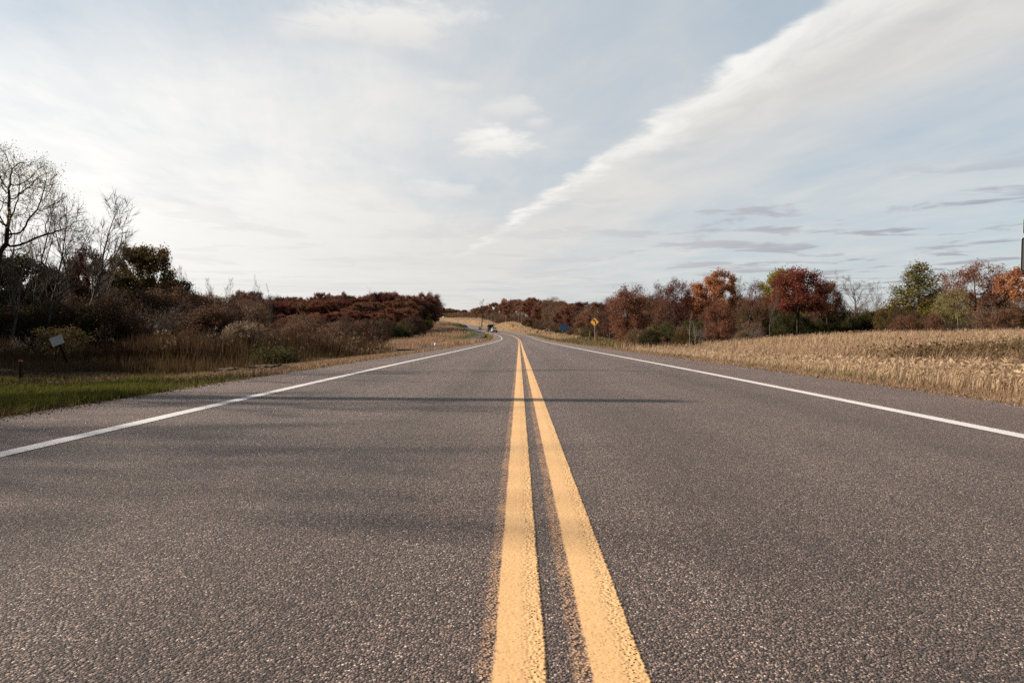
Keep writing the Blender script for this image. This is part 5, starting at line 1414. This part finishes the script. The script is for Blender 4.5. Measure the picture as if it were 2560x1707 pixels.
# all vehicles face -y (towards the camera) in their own space
def sedan(o, paint):
    bm = bmesh.new()
    loft(bm, [(-2.25, sect(.74, .32, .62)), (-2.05, sect(.85, .22, .74)), (-1.2, sect(.89, .2, .90)), (-.9, sect(.90, .2, .95)), (1.3, sect(.90, .2, .98)), (2.0, sect(.86, .22, .95)), (2.25, sect(.76, .34, .82))])
    fin('body', bm, M[paint], o)
    bm = bmesh.new(); loft(bm, [(-.95, sect(.74, .9, .965, .02)), (-.25, sect(.62, .9, 1.40, .06)), (.85, sect(.61, .9, 1.42, .06)), (1.75, sect(.70, .9, .99, .02))]); c_ = fin('cabin', bm, M[paint], o)
    bm = bmesh.new(); q = [bm.verts.new(p_) for p_ in ((-.66, -.93, 1.0), (.66, -.93, 1.0), (.56, -.32, 1.37), (-.56, -.32, 1.37))]; bm.faces.new(q)
    r_ = bmesh.ops.extrude_face_region(bm, geom=list(bm.faces)); bmesh.ops.translate(bm, vec=(0, -.03, .03), verts=[g_ for g_ in r_['geom'] if isinstance(g_, bmesh.types.BMVert)]); fin('windscreen', bm, M['glass'], o)
    for sg in (-1, 1):
        bm = bmesh.new(); q = [bm.verts.new(p_) for p_ in ((sg * .735, -.7, 1.0), (sg * .735, 1.35, 1.03), (sg * .63, .8, 1.35), (sg * .635, -.22, 1.34))]; bm.faces.new(q)
        r_ = bmesh.ops.extrude_face_region(bm, geom=list(bm.faces)); bmesh.ops.translate(bm, vec=(sg * .03, 0, 0), verts=[g_ for g_ in r_['geom'] if isinstance(g_, bmesh.types.BMVert)]); fin('side_window', bm, M['glass'], o)
        bm = bmesh.new(); bm_box(bm, .34, .12, .13, (sg * .6, -2.17, .66), .03); fin('headlight', bm, M['chrome'], o)
        bm = bmesh.new(); bm_box(bm, .14, .1, .1, (sg * .96, -.6, 1.02), .03); fin('mirror', bm, M[paint], o)
    bm = bmesh.new(); bm_box(bm, .9, .06, .18, (0, -2.26, .45), .02); fin('grille', bm, M['black'], o)
    wheels(o, [(-.8, -1.4), (.8, -1.4), (-.8, 1.4), (.8, 1.4)], .32, .22)
def pickup(o, paint):
    bm = bmesh.new()
    loft(bm, [(-2.8, sect(.92, .45, 1.0)), (-2.65, sect(.98, .38, 1.14)), (-1.3, sect(1.0, .4, 1.24)), (-1.1, sect(1.0, .4, 1.26)), (2.6, sect(1.0, .42, 1.24)), (2.75, sect(.97, .5, 1.2))]); fin('body', bm, M[paint], o)
    bm = bmesh.new(); loft(bm, [(-1.2, sect(.86, 1.15, 1.28, .03)), (-.45, sect(.76, 1.15, 1.88, .08)), (.9, sect(.76, 1.15, 1.9, .08)), (1.15, sect(.80, 1.15, 1.30, .03))]); fin('cabin', bm, M[paint], o)
    bm = bmesh.new(); q = [bm.verts.new(p_) for p_ in ((-.78, -1.17, 1.3), (.78, -1.17, 1.3), (.69, -.52, 1.82), (-.69, -.52, 1.82))]; bm.faces.new(q)
    r_ = bmesh.ops.extrude_face_region(bm, geom=list(bm.faces)); bmesh.ops.translate(bm, vec=(0, -.03, .03), verts=[g_ for g_ in r_['geom'] if isinstance(g_, bmesh.types.BMVert)]); fin('windscreen', bm, M['glass'], o)
    for sg in (-1, 1):
        bm = bmesh.new(); q = [bm.verts.new(p_) for p_ in ((sg * .86, -.85, 1.32), (sg * .86, .95, 1.34), (sg * .78, .8, 1.8), (sg * .78, -.4, 1.8))]; bm.faces.new(q)
        r_ = bmesh.ops.extrude_face_region(bm, geom=list(bm.faces)); bmesh.ops.translate(bm, vec=(sg * .03, 0, 0), verts=[g_ for g_ in r_['geom'] if isinstance(g_, bmesh.types.BMVert)]); fin('side_window', bm, M['glass'], o)
        bm = bmesh.new(); bm_box(bm, .3, .1, .22, (sg * .78, -2.76, .94), .03); fin('headlight', bm, M['chrome'], o)
        bm = bmesh.new(); bm_box(bm, .24, .12, .26, (sg * 1.14, -.9, 1.4), .04); fin('mirror', bm, M[paint], o)
    for sg in (-1, 1):
        bm = bmesh.new(); bm_box(bm, .5, .08, .36, (sg * .29, -2.83, .86), .03); fin('grille', bm, M['black'], o)
    bm = bmesh.new(); bm_box(bm, 1.95, .16, .24, (0, -2.86, .52), .05); fin('bumper', bm, M['rim'], o)
    wheels(o, [(-.86, -1.75), (.86, -1.75), (-.86, 1.75), (.86, 1.75)], .40, .26)
def flatbed(o, paint):
    bm = bmesh.new()
    loft(bm, [(-3.4, sect(1.0, .6, 1.35)), (-3.2, sect(1.1, .55, 1.55)), (-2.3, sect(1.15, .55, 1.75)), (-2.2, sect(1.18, .55, 1.8)), (-.6, sect(1.18, .6, 1.8))]); fin('bonnet', bm, M[paint], o)
    bm = bmesh.new(); loft(bm, [(-2.25, sect(1.08, 1.7, 1.84, .04)), (-1.75, sect(1.02, 1.7, 2.85, .12)), (-.6, sect(1.02, 1.7, 2.95, .12))]); fin('cab', bm, M[paint], o)
    bm = bmesh.new(); q = [bm.verts.new(p_) for p_ in ((-.95, -2.24, 1.88), (.95, -2.24, 1.88), (.88, -1.83, 2.62), (-.88, -1.83, 2.62))]; bm.faces.new(q)
    r_ = bmesh.ops.extrude_face_region(bm, geom=list(bm.faces)); bmesh.ops.translate(bm, vec=(0, -.04, .03), verts=[g_ for g_ in r_['geom'] if isinstance(g_, bmesh.types.BMVert)]); fin('windscreen', bm, M['glass'], o)
    bm = bmesh.new(); bm_box(bm, 2.4, 5.2, .22, (0, 2.1, 1.12), .03); fin('bed', bm, M['rust_steel'], o)
    bm = bmesh.new(); bm_box(bm, 2.3, .1, 1.3, (0, -.42, 1.85), .03); fin('headboard', bm, M['black'], o)
    for sg in (-1, 1):
        bm = bmesh.new(); bm_box(bm, .34, .1, .22, (sg * .78, -3.34, 1.12), .03); fin('headlight', bm, M['chrome'], o)
        bm = bmesh.new(); bm_box(bm, .26, .12, .5, (sg * 1.36, -2.0, 2.2), .04); fin('mirror', bm, M['black'], o)
        bm = bmesh.new(); bm_cyl(bm, .07, .07, (sg * .95, -.42, 1.8), (sg * .95, -.42, 3.3), 10); fin('exhaust', bm, M['rim'], o)
    bm = bmesh.new(); bm_box(bm, 1.1, .08, .6, (0, -3.42, 1.05), .03); fin('grille', bm, M['rim'], o)
    bm = bmesh.new(); bm_box(bm, 2.3, .2, .3, (0, -3.46, .6), .05); fin('bumper', bm, M['rim'], o)
    wheels(o, [(-.95, -2.5), (.95, -2.5), (-.95, 1.6), (.95, 1.6), (-.95, 2.9), (.95, 2.9)], .5, .34)
def stand(name, y_, d_, label, cat, build, paint, rz_extra=0.0, x_=None, grp='vehicles on the road'):
    th = float(head(y_))
    xx = float(cx(y_)) + d_ * math.cos(th) if x_ is None else x_
    zz = float(ce(y_)) + .005 if x_ is None else gz(x_, y_) + .07
    sl = math.atan((float(ce(y_ + 2)) - float(ce(y_ - 2))) / 4) if x_ is None else 0
    o = empty(name, (xx, y_, zz), 0)
    o.rotation_euler = (sl, 0, -th + rz_extra)
    tag(o, label, cat, grp); build(o, paint); return o
stand('pickup_truck', 252, -1.75, 'cream pickup truck with black grille coming round the bend', 'pickup truck', pickup, 'cream_paint')
stand('flatbed_truck', 268, -1.95, 'tall black flatbed truck close behind the cream pickup', 'truck', flatbed, 'black_paint')
stand('car', 335, -1.8, 'silver blue car following the black truck', 'car', sedan, 'silver_paint')
stand('car', 603, 0, 'distant silver blue car on the crest, seen from its side', 'car', sedan, 'silver_paint', R(90), x_=at(1100, 603))
o = empty('boulder', (at(1109, 598), 598, gz(at(1109, 598), 598))); tag(o, 'pale boulder on the crest beside the distant car', 'boulder')
bm = bmesh.new(); bmesh.ops.create_icosphere(bm, subdivisions=3, radius=1)
for v_ in bm.verts:
    k_ = 1 + .12 * math.sin(v_.co.x * 5 + 1) * math.sin(v_.co.y * 4 + v_.co.z * 6); v_.co = Vector((v_.co.x * 1.1 * k_, v_.co.y * .8 * k_, v_.co.z * .65 * k_ + .3))
fin('stone', bm, M['white_plastic'], o, smooth=True)
